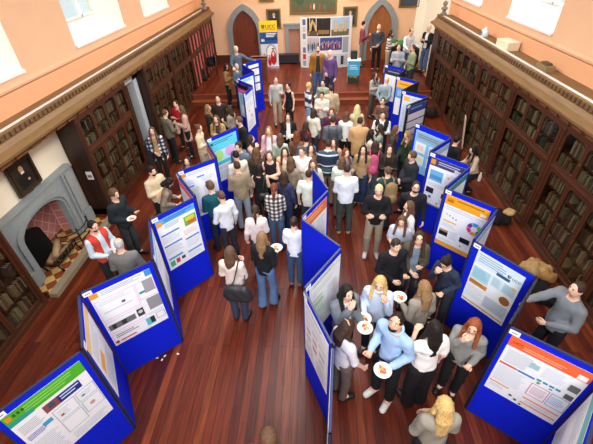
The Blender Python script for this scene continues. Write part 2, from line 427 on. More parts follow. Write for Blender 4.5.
    for sd in (-1, 1):
        g.cone(sh[sd], el[sd], .046*s, .038*s, .03); g.cone(el[sd], wr[sd], .038*s, .026*s, .02)
        g.cone(hip[sd], kn[sd], .078*s, .053*s, .04); g.cone(kn[sd], an[sd], .053*s, .038*s, .03)
        g.cone(an[sd], toe[sd], .04*s, .034*s, .03)
        d = _n(wr[sd]-el[sd]); n = _n(pn[sd]-d*pn[sd].dot(d)); sx = np.cross(d, n)
        for o in (-.02, .02): g.cone(wr[sd]+d*.012*s+sx*o*.6*s, wr[sd]+d*.08*s+sx*o*s, .02*s, .02*s, .014)
    ex = MB(); sk = skinm(SKINC[skin])
    # fingers and thumbs: tapered bent chains rooted in the palm
    curl = .5
    for sd in (-1, 1):
        d = _n(wr[sd]-el[sd]); n = _n(pn[sd]-d*pn[sd].dot(d)); sx = np.cross(d, n)
        cu = 1.0 if arms[(sd+1)//2] in 'fk' else (.35 if arms[(sd+1)//2] in 'po' else .7)
        for i, (o, L) in enumerate(((-.029, .064), (-.010, .074), (.010, .07), (.028, .056))):
            p = wr[sd]+(d*.07+sx*o)*s; path = [p]; an_ = .15
            for f in (.4, .34, .26):
                an_ += cu*.45; p = p+(d*math.cos(an_)+n*math.sin(an_))*L*f*s*1.25; path.append(p)
            ex.tube(path, [.0105*s, .0098*s, .009*s, .006*s], sk, 6)
        tsd = 1 if sx.dot(_n(F((0, .6, .8)))) > 0 else -1
        p = wr[sd]+(d*.03+sx*.022*tsd)*s
        ex.tube([p, p+(d*.028+sx*.026*tsd+n*.012)*s, p+(d*.058+sx*.03*tsd+n*.026)*s, p+(d*.075+sx*.024*tsd+n*.034)*s], [.014*s, .013*s, .011*s, .007*s], sk, 6)
    XH = Matrix([list(r) for r in HR])
    dk = plain(0x20160f, .4, 0, 'eye'); wh = plain(0xe8e2da, .3, 0, 'eyewhite'); lp = plain(0xa85a50 if skin != 'd' else 0x5a2f26, .5, 0, 'lip'); bm_ = hairm(HAIRC['b' if hc in 'yYwgr' else 'k'])
    for sd in (-1, 1):
        ex.ell(hw((sd*.031, .083, .008)), (.0135*s2, .008*s2, .0075*s2), wh, XH); ex.ell(hw((sd*.031, .0885, .008)), (.0062*s2, .0045*s2, .0068*s2), dk, XH)
        ex.ell(hw((sd*.032, .088, .029)), (.019*s2, .007*s2, .0045*s2), bm_, XH)
    ex.ell(hw((0, .0865, -.055)), (.022*s2, .008*s2, .007*s2), lp, XH)
    body = link('person', net_mesh('person', g, sk, ex), None, (px, py, zb), -a, label=label, category='person')
    if group: body['group'] = group
    # ---- hair
    def mk(nm, gr, m, **kw): 
        me = net_mesh(nm, gr, m); return link(nm, me, body, **kw)
    hm = hairm(HAIRC[hc])
    if hair != 'bald':
        glo = hC-F((.2, .26, .62))*s2-.03; ghi = hC+F((.2, .2, .2))*s2
        hg = Grid(glo, ghi, min(h, .017*s2))
        big = 1.0 if hair in ('short', 'fringe', 'balding') else 1.05
        if hair == 'curly': big = 1.14
        if hair == 'beanie': big = 1.06
        hg.ell(hw((0, -.012, .017)), F((.083, .1, .111))*s2*big, .015, HF)
        # cut the face free
        fz = {'fringe': .03, 'balding': .11, 'beanie': .045}.get(hair, .083)
        hg.cone(hw((0, .125, fz-.068)), hw((0, .16, -.3)), .076*s2, .095*s2, 0, sub=True)
        hg.ell(hw((0, .12, fz-.05)), F((.074, .085, .078))*s2, 0, HF, sub=True)
        if hair in ('short', 'curly', 'beanie', 'balding', 'bun', 'pony'):
            hg.clip(hw((0, -.06, -.055)), -(HR @ F((0, -.35, 1))))
            for sd in (-1, 1): hg.ell(hw((sd*.085, .03, -.04)), F((.05, .045, .035))*s2, 0, HF, sub=True)
        if hair == 'balding': hg.ell(hw((0, .03, .12)), F((.068, .085, .07))*s2, 0, HF, sub=True)
        LB = {'long': .26, 'vlong': .40, 'bob': .13, 'fringe': .2, 'half': .3}.get(hair, 0)
        if LB:
            for x, y in ((-.052, -.052), (-.026, -.07), (0, -.074), (.026, -.07), (.052, -.052)):
                p0 = hw((x, y, .01)); p1 = hw((x*1.15, y-.035, -.15)); p2 = p1+F((x*.1*s2, -.02*s2, -max(LB-.15, .0)*s2))
                hg.cone(p0, p1, .036*s2, .038*s2, .018); hg.cone(p1, p2, .038*s2, .022*s2, .018)
            for sd in (-1, 1):
                p0 = hw((sd*.076, -.002, .03)); p1 = hw((sd*.09, .0, -.11)); p2 = p1+lr @ (F((sd*.018, .105, -max(LB-.08, .0)))*s2)
                hg.cone(p0, p1, .026*s2, .033*s2, .015); hg.cone(p1, p2, .034*s2, .026*s2, .015)
        if hair == 'pony':
            hg.ell(hw((0, -.115, .03)), F((.03, .03, .03))*s2, .015, HF)
            p0 = hw((0, -.125, .03)); p1 = hw((0, -.16, -.06)); hg.cone(p0, p1, .026*s2, .036*s2, .012); hg.cone(p1, p1+F((0, -.01, -.2))*s2, .036*s2, .014*s2, .02)
        if hair == 'bun': hg.ell(hw((0, -.1, .075)), F((.046, .046, .043))*s2, .01, HF)
        if hair != 'beanie': hg.noise(.0055*s2, 120/s2, key*1.7)
        if LB: hg.cone(hw((0, .09, .14)), hw((0, -.07, .142)), .012*s2, .01*s2, 0, sub=True)
        if hair == 'beanie': mk('hat', hg, cloth(hd if hd > 1 else 0x1c1b1d), label='dark knitted beanie')
        else: mk('hair', hg, hm)
    if beard:
        bg = Grid(hC-.16*s2, hC+.16*s2, min(h, .014*s2))
        bg.ell(hw((0, .036, -.065)), F((.06, .058, .058))*s2, .01, HF); bg.ell(hw((0, .1, -.052)), F((.027, .04, .014))*s2, 0, HF, sub=True)
        bg.clip(hw((0, 0, -.026)), HR @ F((0, .25, 1)))
        bg.ell(hw((0, .085, .015)), F((.05, .05, .052))*s2, 0, HF, sub=True)
        mk('beard', bg, hm)
    if glasses:
        gm = MB(); gk = plain(0x191414, .3, 0, 'spectacle_frame')
        for sd in (-1, 1):
            ring = [hw((sd*(.033+.024*math.cos(w)), .1, .006+.019*math.sin(w))) for w in [2*PI*i/12 for i in range(13)]]
            gm.tube(ring, .0028*s, gk, 5); gm.tube([hw((sd*.056, .1, .012)), hw((sd*.083, -.01, .012))], .0028*s, gk, 5)
        gm.tube([hw((-.01, .102, .01)), hw((.01, .102, .01))], .0028*s, gk, 5)
        gm.build('glasses', body)
    # ---- top
    cuffs = {}
    def topgrid(t, sleeve, hemz, open_=False, neck=.058, flare=0.0):
        gg = Grid(lo, hi, h)
        gg.cone(S(up((0, -.005, 1.30))), S(up((0, 0, 1.0))), (tw*fat+t)*s, ((.108 if fem else .12)*fat+t+flare)*s, .04, TF, .72)
        gg.cone(S(up((-shx*.74, -.01, 1.352))), S(up((shx*.74, -.01, 1.352))), (.05+t)*s, (.05+t)*s, .05); gg.cone(S(up((0, -.014, 1.39))), S(up((0, -.012, 1.455))), (.062+t*.6)*s, (.052+t*.4)*s, .04)
        for sd in (-1, 1): gg.cone(S(up((0, -.018, 1.44))), sh[sd]+F((-sd*.02, 0, -.004))*s, (.032+t*.7)*s, (.038+t)*s, .03)
        if hemz < 1.0:
            hw_ = .142*(.6+.4*fat)
            gg.cone(S(up((0, 0, 1.02))), S((0, 0, max(hemz-.02, .3)-crouch*.8)), ((.112 if fem else .122)*fat+t)*s, (hw_+t+flare)*s, .05, None, .78)
        if sleeve > 0:
            for sd in (-1, 1):
                if sleeve <= .5:
                    e2 = sh[sd]+(el[sd]-sh[sd])*sleeve*2*.85; gg.cone(sh[sd], e2, (.045+t)*s, (.048+t)*s, .03)
                else:
                    w2 = el[sd]+(wr[sd]-el[sd])*min((sleeve-.5)*2, 1)*.93
                    gg.cone(sh[sd], el[sd], (.043+t)*s, (.038+t)*s, .03); gg.cone(el[sd], w2, (.041+t)*s, (.03+t*.8)*s, .02)
        else:
            for sd in (-1, 1): gg.ell(sh[sd]+F((sd*.06, 0, -.03))*s, F((.06, .16, .16))*s, 0, sub=True)
        gg.cone(S(up((0, .0, 1.44))), S(up((0, .03, 1.56))), neck*s, (neck+.02)*s, 0, sub=True)
        gg.clip(S((0, 0, hemz-crouch)), (0, 0, -1))
        if open_:
            bx = lambda P: np.max(np.stack([np.abs((P @ TF.T)[..., 0])-.05*s-np.clip((1.3*s-P[..., 2])*.05, -.01, .04), -(P @ TF.T)[..., 1]+.0]), 0)
            gg.put(bx, lo, hi, 0, True)
        gg.noise(.0045*s, 30/s, key*.9)
        return gg
    tm = topmat or cloth(top)
    if inner is not None or vest is not None:
        mk('shirt', topgrid(.012, .95 if vest is not None else 0.3, max(hem, .9)), cloth(inner if vest is None else top), )
        if vest is not None: mk('gilet', topgrid(.03, 0, .88, True, .075), cloth(vest))
        else: mk(tk, topgrid(.026, sl, hem, True, .075), tm)
    else:
        mk(tk, topgrid(.017 if tk not in ('jacket', 'coat', 'hoodie') else .03, sl, hem, False, .066 if tk != 'vest' else .08, .05 if tk == 'dress' else 0), tm)
    if collar is not None:
        cm = MB(); ring = [S(up((.075*math.cos(w), -.008+.068*math.sin(w), 1.468-.02*math.sin(w)))) for w in [2*PI*i/14 for i in range(15)]]
        cm.tube(ring, (.016 if collar >= 0 else .03)*s, cloth(abs(collar)), 6); cm.build('collar' if tk != 'hoodie' else 'hood', body)
    if tk == 'hoodie':
        hg = Grid(hC-.34*s, hC+.25*s, h); hg.cone(S(up((-.07, -.1, 1.43))), S(up((.07, -.1, 1.43))), .05*s, .05*s, .03); hg.ell(S(up((0, -.13, 1.36))), F((.08, .035, .08))*s, .03)
        mk('hood', hg, tm)
    # ---- lower body
    if lk == 'dress': pass
    else:
        gg = Grid(lo, F((hi[0], hi[1], 1.15*s)), h)
        gg.ell(S((0, 0, .93-crouch)), F((.152, .112, .14))*s*(.6+.4*fat), .05)
        if lk == 'skirt':
            gg.cone(S((0, 0, .95)), S((0, 0, .55)), .15*s, .2*s, .04, None, .85); gg.clip(S((0, 0, .52)), (0, 0, -1))
        else:
            wd = {'wide': .03, 'flare': .012, 'slim': .004}.get(lk, .014)
            fl = {'wide': .05, 'flare': .045, 'slim': .006}.get(lk, .022)
            for sd in (-1, 1):
                gg.cone(hip[sd], kn[sd], (.08+wd*.6)*s, (.054+wd)*s, .035); gg.cone(kn[sd], an[sd], (.054+wd)*s, (.04+fl)*s, .03)
            gg.clip(S((0, 0, legcut if lk != 'flare' else .05)), (0, 0, -1))
        gg.clip(S((0, 0, 1.02-crouch)), (0, 0, 1)); gg.noise(.003*s, 30/s, key*1.3)
        mk('skirt' if lk == 'skirt' else 'trousers', gg, cloth(legs))
    for sd in (-1, 1):
        q = an[sd]; gg = Grid(np.minimum(q, toe[sd])-.09*s, np.maximum(q, toe[sd])+.1*s, min(h, .018))
        gg.cone(q+S((0, -.02, -.025)), toe[sd]+S((0, .012, 0)), .048*s, .044*s, .02); gg.cone(q, q+S((0, 0, .04)), .045*s, .044*s, .02)
        gg.clip((0, 0, .004), (0, 0, -1)); gg.clip(S((0, 0, .12)), (0, 0, 1))
        mk('shoe', gg, plain(shoe, .5, 0, 'shoe'))
    to = lambda p: F((px, py, zb))+Rf @ p
    PEOPLE[key] = dict(hand={sd: to(wr[sd]+_n(wr[sd]-el[sd])*.085*s) for sd in (-1, 1)}, pn={sd: Rf @ pn[sd] for sd in (-1, 1)}, back=to(S(up((0, -.2, 1.2)))), pos=F((px, py, zb)), a=a, s=s, sh={sd: to(sh[sd]) for sd in (-1, 1)}, obj=body, Rf=Rf, up=up, lr=lr, to=to, S=S, hw=lambda p: to(hw(p)))
    return body

# ------------------------------------------------------------------ the setting
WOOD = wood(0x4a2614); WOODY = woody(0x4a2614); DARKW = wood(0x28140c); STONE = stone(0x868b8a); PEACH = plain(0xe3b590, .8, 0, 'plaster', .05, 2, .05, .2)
CREAM = plain(0xefe0c6, .8, 0, 'plaster', .04, 2, .05, .2); WHITE = plain(0xf1ede2, .7, 0, 'paint'); TAN = woody(0x7e5e38, .55)
XL, XR, YF, YB, ZC = -5.5, 5.2, 19.6, -2.6, 8.0
FLOORM = floor_mat('floorboards', (0x4a160a, 0x5c1f0d, 0x742c14, 0x64240e, 0x823c1c), .115, 3.4)
b = MB(); b.box(XL-.9, XR+.9, YB-.2, YF+.3, -.12, 0, FLOORM); struct('floor', b)
b = MB(); b.box(XL+.5, XR-.6, 14.72, YF, 0, .38, FLOORM); b.box(XL+.5, XR-.6, 14.70, 14.73, .02, .375, woody(0x7a3a20)); b.box(XL+.5, XR-.6, 14.66, 14.74, .35, .384, woody(0x8a4426)); struct('floor_stage', b)
b = MB(); b.box(XL+.5, XR-.6, 14.4, 14.70, 0, .17, woody(0x7a3a20)); b.box(XL+.5, XR-.6, 14.36, 14.70, .17, .195, woody(0x8a4426)); struct('floor_step', b)
b = MB()
LAY = [(.4, 5.4), (7.6, 12.6)]
xs0, xs1 = -2.2, 2.2
cuts = [YB-.3]+[c for p in LAY for c in p]+[YF+.3]
b.box(XL-.9, xs0, YB-.3, YF+.3, ZC, ZC+.2, WHITE); b.box(xs1, XR+.9, YB-.3, YF+.3, ZC, ZC+.2, WHITE)
for i in range(0, len(cuts), 2): b.box(xs0, xs1, cuts[i], cuts[i+1], ZC, ZC+.2, WHITE)
struct('ceiling', b)
WL = [(4.55, 6.94), (8.85, 11.55), (13.05, 15.5)]; WR = [(4.7, 7.0), (9.0, 11.35), (13.3, 15.7)]
def side_wall(name, x, sd, wins, hole=None):
    b = MB(); t = .75; zs, zt = 3.42, 6.6
    def bx(y0, y1, z0, z1, m=PEACH): b.box(*sorted((x, x+sd*t)), y0, y1, z0, z1, m)
    if hole:
        bx(YB, hole[0], 0, 3.42); bx(hole[1], YF+.3, 0, 3.42); bx(hole[0], hole[1], hole[2], 3.42)
    else: bx(YB, YF+.3, 0, zs)
    ys = [YB]+[c for w in wins for c in w]+[YF+.3]
    for i in range(0, len(ys), 2): bx(ys[i], ys[i+1], zs, zt)
    bx(YB, YF+.3, zt, ZC)
    struct(name, b)
side_wall('wall_left', XL, -1, WL, (4.72, 6.5, 1.36)); side_wall('wall_right', XR, 1, WR)
b = MB(); b.box(XL-.8, XR+.8, YB-.3, YB, 0, ZC, PEACH); struct('wall_back', b)
b = MB(); b.box(XL-.8, XR+.8, YF, YF+.3, 0, ZC, PEACH); struct('wall_far', b)
b = MB(); b.box(XL+.0, XL+.01, 4.3, 7.05, 1.4, 2.6, CREAM); struct('trim_1', b)      # cream plaster over the mantel
k = 0
PALE = plain(0xf3ecd8, .7, 0, 'reveal'); SILLW = plain(0xe6e6e2, .6, 0, 'sill', .05, 3)
for sd, x, wins in ((-1, XL, WL), (1, XR, WR)):
    for (y0, y1) in wins:
        k += 1; b = MB()
        xo = x+sd*.66
        for yy in (y0, (2*y0+y1)/3, (y0+2*y1)/3, y1): b.box(*sorted((xo-.03, xo+.03)), yy-.03, yy+.03, 3.8, 6.6, WHITE)
        for zz in (3.8, 5.2, 6.57): b.box(xo-.03, xo+.03, y0, y1, zz, zz+.05, WHITE)
        r = struct('window_%d' % k, b)
        g = MB(); g.box(xo-.004, xo+.004, y0, y1, 3.82, 6.6, GLASS); g.build('window_pane', r)
        s = MB(); P = [(x+sd*.74, 3.42), (x-sd*.0, 3.42), (x-sd*.05, 3.40), (x-sd*.05, 3.45), (x, 3.47), (x+sd*.74, 3.83)]
        s.prism(P, lambda a, c, d: (a, d, c), y0, y1, SILLW); s.build('window_sill', r)
        j = MB()
        for yy, e in ((y0, 1), (y1, -1)): j.poly([(x, yy+e*.003, 3.46), (x+sd*.74, yy+e*.25, 3.46), (x+sd*.74, yy+e*.25, 6.6), (x, yy+e*.003, 6.6), (x+sd*.74, yy+e*.003, 3.46), (x+sd*.74, yy+e*.003, 6.6)], [(0, 1, 2, 3), (0, 4, 1), (3, 2, 5)], PALE)
        j.build('window_reveal', r)
# wall string courses above the bookcase ledge
for i, (sd, x) in enumerate(((1, XL), (-1, XR))):
    b = MB(); P = [(0, 3.2), (.05, 3.23), (.06, 3.27), (.02, 3.3), (0, 3.31)]
    b.prism([(x+sd*a, c) for a, c in P], lambda a, c, d: (a, d, c), YB, YF, PEACH)
    P = [(0, 2.85), (.035, 2.85), (.035, 3.2), (0, 3.2)]; b.prism([(x+sd*a, c) for a, c in P], lambda a, c, d: (a, d, c), YB, YF, plain(0xe0a478, .8, 0, 'plaster', .05, 2))
    struct('trim_%d' % (i+2), b)
# the two long cornices over the bookcases
XFL, XFR = -5.0, 4.6
for i, (sd, xf, yend) in enumerate(((1, XFL, 19.55), (-1, XFR, 15.75))):
    f = lambda o: xf+sd*o
    b = MB(); dep = .5 if sd > 0 else .6
    P = [(0, 2.46), (.03, 2.46), (.04, 2.53), (.15, 2.58), (.2, 2.6), (.21, 2.65), (.17, 2.67), (.08, 2.71), (.03, 2.79), (.0, 2.8), (0, 2.9), (-.07, 2.9), (-.07, 2.86), (-dep, 2.86), (-dep, 2.46)]
    b.prism([(f(a), c) for a, c in P], lambda a, c, d: (a, d, c), YB, yend, TAN)
    r = struct('trim_%d' % (i+4), b)
    d = MB(); n = int((yend-2)/.13)
    DN = woody(0x6a4c30, .5)
    for q in range(n):
        y = 2+q*.13; d.box(*sorted((f(0), f(.035))), y, y+.075, 2.81, 2.89, DN)
    d.build('dentil_course', r)
    d = MB()
    for q in range(int((yend-2)/.4)):
        y = 2+q*.4; d.box(*sorted((f(.03), f(.06))), y, y+.28, 2.465, 2.52, wood(0x8a5530))
    d.build('frieze_course', r)
    e = MB(); e.box(*sorted((f(-.09), f(-.16))), 2, yend-.4, 2.86, 2.9, plain(0xdfe1df, .5, 0, 'paint')); e.build('cable_tray', r)

# ------------------------------------------------------------------ bookcases
BOOKC = [0x86684a, 0x6a4830, 0x9c825e, 0x57443a, 0xaa9878, 0x6e4234, 0x66604e, 0x8e7250, 0xb09c7c, 0x4c4038]
BM = []
for i, c in enumerate(BOOKC):
    t = .026+.02*(i % 4)/3; h = .2+.06*((i*7) % 10)/10; d = .17; m = plain(c, .6, 0, 'leather', .2, 20); gld = plain(0xb08d4a, .4, 0, 'gilt'); pg = plain(0xcbbd9c, .8, 0, 'pages')
    bb = MB(); w = t/2
    bb.prism([(-w, -d), (w, -d), (w, -.008), (w*.6, 0), (-w*.6, 0), (-w, -.008)], lambda a, c_, z: (c_, a, z), 0, .001, m)
    bb.prism([(-w, -d), (-w+.003, -d), (-w+.003, -.01), (w-.003, -.01), (w-.003, -d), (w, -d), (w, -.008), (w*.6, 0), (-w*.6, 0), (-w, -.008)], lambda a, c_, z: (c_, a, z), 0, h, m)
    bb.box(-d+.004, -.01, -w+.003, w-.003, .004, h-.006, pg)
    for z in (.18, .72): bb.box(-.004, .0015, -w*.62, w*.62, h*z, h*z+.006, gld)
    BM.append((bb.mesh('book'), t, h))
STUFF = MB(); NB = [0]
STM = [plain(c, .65, 0, 'leather', .2, 20) for c in BOOKC]
def bookcase(y0, y1, xf, sd, nd, label, depth=.48, books=None, group='oak bookcases along the walls', curtain=False, ztop=2.45, lowz=.16, wide=None):
    root = thing('bookcase', label, 'bookcase', (xf, (y0+y1)/2, 0), 0, group)
    yc = (y0+y1)/2; hw = (y1-y0)/2
    bx = lambda m, o0, o1, a0, a1, z0, z1, mt: m.box(*sorted((sd*o0, sd*o1)), a0, a1, z0, z1, mt)
    c = MB()
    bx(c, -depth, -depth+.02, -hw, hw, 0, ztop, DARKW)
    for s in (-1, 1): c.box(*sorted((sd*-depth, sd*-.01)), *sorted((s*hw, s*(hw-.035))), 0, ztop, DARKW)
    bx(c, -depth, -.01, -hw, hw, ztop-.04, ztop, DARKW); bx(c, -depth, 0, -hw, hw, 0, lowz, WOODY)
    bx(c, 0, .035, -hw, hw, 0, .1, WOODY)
    c.build('carcass', root)
    for s in (-1, 1):
        p = MB(); p.box(*sorted((sd*-.02, sd*.035)), *sorted((s*hw, s*(hw-.085))), .1, ztop, WOOD); p.box(*sorted((sd*.035, sd*.05)), *sorted((s*(hw-.02), s*(hw-.065))), .2, ztop-.1, WOOD); p.build('pilaster', root)
    p = MB(); bx(p, -.02, .03, -hw+.085, hw-.085, 1.6, 1.68, WOODY); bx(p, .03, .045, -hw+.085, hw-.085, 1.625, 1.655, WOODY); bx(p, -.02, .03, -hw+.085, hw-.085, ztop-.07, ztop, WOODY); p.build('rail', root)
    zsh = [lowz, .52, .88, 1.24, 1.64, 1.98] if True else []
    for z in zsh[1:]:
        p = MB(); bx(p, -depth+.02, -.05, -hw+.035, hw-.035, z-.022, z, WOODY); p.build('shelf', root)
    if curtain:
        p = MB(); n = int(hw*2/.03); W = [(-.045+.015*math.sin(i*1.9)+.01*math.sin(i*.7), -hw+.04+i*(2*hw-.08)/n) for i in range(n+1)]
        p.poly([(sd*o, y, z) for z in (lowz, ztop-.05) for o, y in W], [(i, i+1, n+2+i, n+1+i) for i in range(n)], plain(0xa85450, .8, 0, 'curtain', .15, 6)); p.build('curtain', root)
    dw = (2*hw-.17)/nd
    for k in range(nd):
        a0 = -hw+.085+k*dw; a1 = a0+dw
        for z0, z1 in ((lowz, 1.6), (1.68, ztop-.07)):
            d = MB(); st = .05
            bx(d, -.015, .018, a0+.004, a0+st, z0, z1, WOOD); bx(d, -.015, .018, a1-st, a1-.004, z0, z1, WOOD)
            bx(d, -.015, .018, a0+st, a1-st, z0, z0+.06, WOODY); bx(d, -.015, .018, a0+st, a1-st, z1-.05, z1, WOODY)
            for s, aa in ((1, a0+st), (-1, a1-st)):        # rounded top corners
                r = .09; pts = [(aa, z1-.05), (aa, z1-.05-r)]+[(aa+s*r*(1-math.cos(w)), z1-.05-r+r*math.sin(w)) for w in (.4, .8, 1.2, 1.57)]
                d.prism(pts, lambda y, z, o: (sd*o, y, z), -.015, .018, WOOD)
            dr = d.build('door', root)
            if curtain: continue
            p = MB(); bx(p, -.002, .002, a0+st, a1-st, z0+.06, z1-.05, GLASS); p.build('pane', dr)
            p = MB(); p.ell((sd*.025, a1-st*.5, z0+(z1-z0)*.45), (.012, .012, .012), plain(0x9c8040, .3, 1, 'brass')); p.build('knob', dr)
    if curtain: return root
    for z in zsh:
        y = -hw+.05
        while y < hw-.09:
            i = random.randrange(10); me, t, h = BM[i]
            if random.random() < .05: y += random.uniform(.05, .2); continue
            hh = min(h, .3)
            if y+t > hw-.05: break
            if books and NB[0] < 300 and z > books[2] and (wide is None or wide[0] < yc+y < wide[1]):
                NB[0] += 1
                o = link('book', me, None, (xf+sd*(-.07-random.uniform(0, .02)), yc+y+t/2, z+.0005), 0 if sd > 0 else PI, label=books[0], category='book', group=books[1])
            else:
                q = random.uniform(.07, .1); STUFF.box(*sorted((xf-sd*q, xf-sd*(q+.16))), yc+y, yc+y+t-.002, z, z+hh, STM[i])
            y += t+.0015
    return root
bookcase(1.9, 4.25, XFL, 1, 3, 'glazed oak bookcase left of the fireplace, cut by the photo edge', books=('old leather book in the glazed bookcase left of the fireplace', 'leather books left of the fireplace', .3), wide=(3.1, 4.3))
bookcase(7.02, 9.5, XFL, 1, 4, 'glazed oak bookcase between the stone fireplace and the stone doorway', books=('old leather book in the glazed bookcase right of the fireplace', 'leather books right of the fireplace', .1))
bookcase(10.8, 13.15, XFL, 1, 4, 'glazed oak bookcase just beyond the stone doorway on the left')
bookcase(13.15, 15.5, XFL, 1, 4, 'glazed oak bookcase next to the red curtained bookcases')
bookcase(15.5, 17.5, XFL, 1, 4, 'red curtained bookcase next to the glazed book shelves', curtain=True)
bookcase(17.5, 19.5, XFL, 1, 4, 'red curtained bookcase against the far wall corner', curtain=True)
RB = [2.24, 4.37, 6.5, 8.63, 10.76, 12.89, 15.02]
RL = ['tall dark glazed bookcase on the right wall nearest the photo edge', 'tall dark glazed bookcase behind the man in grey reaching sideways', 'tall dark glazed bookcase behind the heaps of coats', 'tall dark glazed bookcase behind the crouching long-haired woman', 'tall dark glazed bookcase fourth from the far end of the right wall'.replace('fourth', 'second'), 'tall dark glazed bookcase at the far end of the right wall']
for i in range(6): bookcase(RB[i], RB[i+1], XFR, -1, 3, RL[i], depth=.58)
b = MB(); b.box(XFR-.04, XR-.02, 15.02, 15.6, 0, 2.46, DARKW); b.build('bookcase_end_panel', None, **T('dark wooden end pier closing the right row of bookcases', 'panel'))
STUFF.build('books', None, label='rows of old brown leather books on the far and right shelves', category='books', kind='stuff')

# ------------------------------------------------------------------ fireplace on the left wall
def arch4(x0, x1, z0, zs, za, n=8, p=.55):
    # four-centred opening outline from (x0,z0) up and over to (x1,z0)
    c = (x0+x1)/2; pts = [(x0, z0)]
    for i in range(n+1):
        t = i/n; w = t*PI/2; pts.append((x0+(c-x0)*(1-math.cos(w)), zs+(za-zs)*(math.sin(w)**(p*1.6))))
    for i in range(n-1, -1, -1):
        t = i/n; w = t*PI/2; pts.append((x1-(x1-c)*(1-math.cos(w)), zs+(za-zs)*(math.sin(w)**(p*1.6))))
    pts.append((x1, z0)); return pts
fp = thing('fireplace', 'grey stone fireplace with pink tiled back and chequered hearth', 'fireplace', (XL, 5.7, 0))
fm = Matrix.Translation((0, 0, 0))
F_ = lambda y, z, o: (o, y-5.7, z)
inn = arch4(4.82, 6.15, .06, .88, 1.25); out = [(4.42, .06)]+[(4.42+ (6.8-4.42)*t, 1.5) for t in np.linspace(0, 1, len(inn)-2)]+[(6.8, .06)]
b = MB(); b.band(inn, out, F_, .02, .17, STONE)
i2 = arch4(4.76, 6.21, .06, .92, 1.3); b.band(i2, arch4(4.66, 6.3, .06, .96, 1.38), F_, .17, .2, STONE)
b.box(.02, .2, 4.4-5.7, 6.81-5.7, 1.49, 1.53, STONE)
for y in (4.42, 6.53): b.box(.17, .21, y-5.7, y+.28-5.7, .06, .4, STONE)
b.box(.17, .215, 6.36-5.7, 6.42-5.7, .06, 1.47, STONE); b.box(.17, .2, 6.48-5.7, 6.74-5.7, .45, 1.42, stone(0x8d8f8c))
b.build('stone_surround', fp)
PINK = diagtile('pink_tile', 0xc88078, 0xe6c0b4, .2); PINK2 = brickmat('pink_side_tile', 0xb5716a, 0xd9b0a2, .19, .19, (PI/2, 0, 0))
b = MB(); b.box(-.44, -.4, 4.74-5.7, 6.48-5.7, .06, 1.36, PINK); b.poly([(-.4, 4.86-5.7, .06), (.02, 4.74-5.7, .06), (.02, 4.74-5.7, 1.36), (-.4, 4.86-5.7, 1.36)], [(0, 1, 2, 3)], PINK2)
b.poly([(-.4, 6.36-5.7, .06), (.02, 6.48-5.7, .06), (.02, 6.48-5.7, 1.36), (-.4, 6.36-5.7, 1.36)], [(0, 1, 2, 3)], PINK2); b.box(-.74, .02, 4.5-5.7, 6.7-5.7, 1.36, 1.4, stone(0x504844)); b.build('tiled_lining', fp)
b = MB(); b.box(-.74, .5, 4.42-5.7, 6.78-5.7, .0, .075, checker(0xc09a58, 0x7a3a22, 5.2, PI/4)); b.build('chequered_hearth', fp)
b = MB()
b.box(.5, .66, 4.36-5.7, 6.82-5.7, 0, .1, stone(0x86765e)); b.build('hearth_kerb', fp)
IRON = plain(0x1a1a1c, .35, .6, 'iron')
gr = thing('fire_basket', 'black iron fire basket with tall shield standing on the chequered hearth', 'fire grate', (-5.5, 5.32, .076)); gr.scale = (1.3, 1.2, 1.02)
b = MB(); P = [(-.26, 0), (-.26, .55)]+[(.26*-math.cos(w), .55+.16*math.sin(w)) for w in np.linspace(.2, PI-.2, 8)]+[(.26, .55), (.26, 0)]
b.prism(P, lambda a, c, d: (-.05-d+c*-.15, a, c+.02), 0, .03, IRON); b.ell((-.16, 0, .75), (.03, .05, .05), IRON); b.build('shield', gr)
b = MB()
for i in range(7): b.tube([(.02, -.27+.09*i, .12), (.3, -.27+.09*i, .12), (.32, -.27+.09*i, .3)], .011, IRON, 6)
for z in (.16, .28): b.tube([(.32, -.3, z), (.32, .3, z)], .011, IRON, 6)
b.build('bars', gr)
for y in (-.28, .28):
    for x in (.03, .3):
        b = MB(); b.tube([(x, y, .12), (x+.02, y, .06), (x+.05, y, 0)], [.014, .014, .02], IRON, 6); b.build('leg', gr)
for i, (x, y, z, an, c) in enumerate(((-5.34, 5.27, .272, .2, 0x8a6848), (-5.2, 5.35, .272, -.15, 0x7a5838), (-5.27, 5.31, .385, .5, 0x9a7a54))):
    b = MB(); b.tube([(0, -.27, 0), (0, -.05, .01), (0, .27, 0)], [.06, .066, .058], plain(c, .8, 0, 'bark', .3, 10, .5), 9)
    lg = b.build('log', None, **T(['split log lying left in the iron fire basket', 'split log lying at the front of the iron fire basket', 'pale split log lying on top in the iron fire basket'][i], 'log', 'logs in the fire basket')); lg.location = (x, y, z); lg.rotation_euler = (0, 0, an)
fd = thing('fire_fender', 'curved black iron fender rails at the right of the hearth', 'fender', (-5.1, 5.95, .076))
for z in (.12, .24, .36):
    b = MB(); b.tube([(-.3+.04*0, -.35, z), (-.1, -.32, z), (.03, -.15, z), (.06, .1, z), (.0, .3, z)], .012, IRON, 6); b.build('rail', fd)
for x, y in ((-.3, -.35), (.03, -.15), (0, .3)):
    b = MB(); b.tube([(x, y, 0), (x, y, .4)], .013, IRON, 6); b.ell((x, y, .42), (.022, .022, .022), IRON); b.build('post', fd)
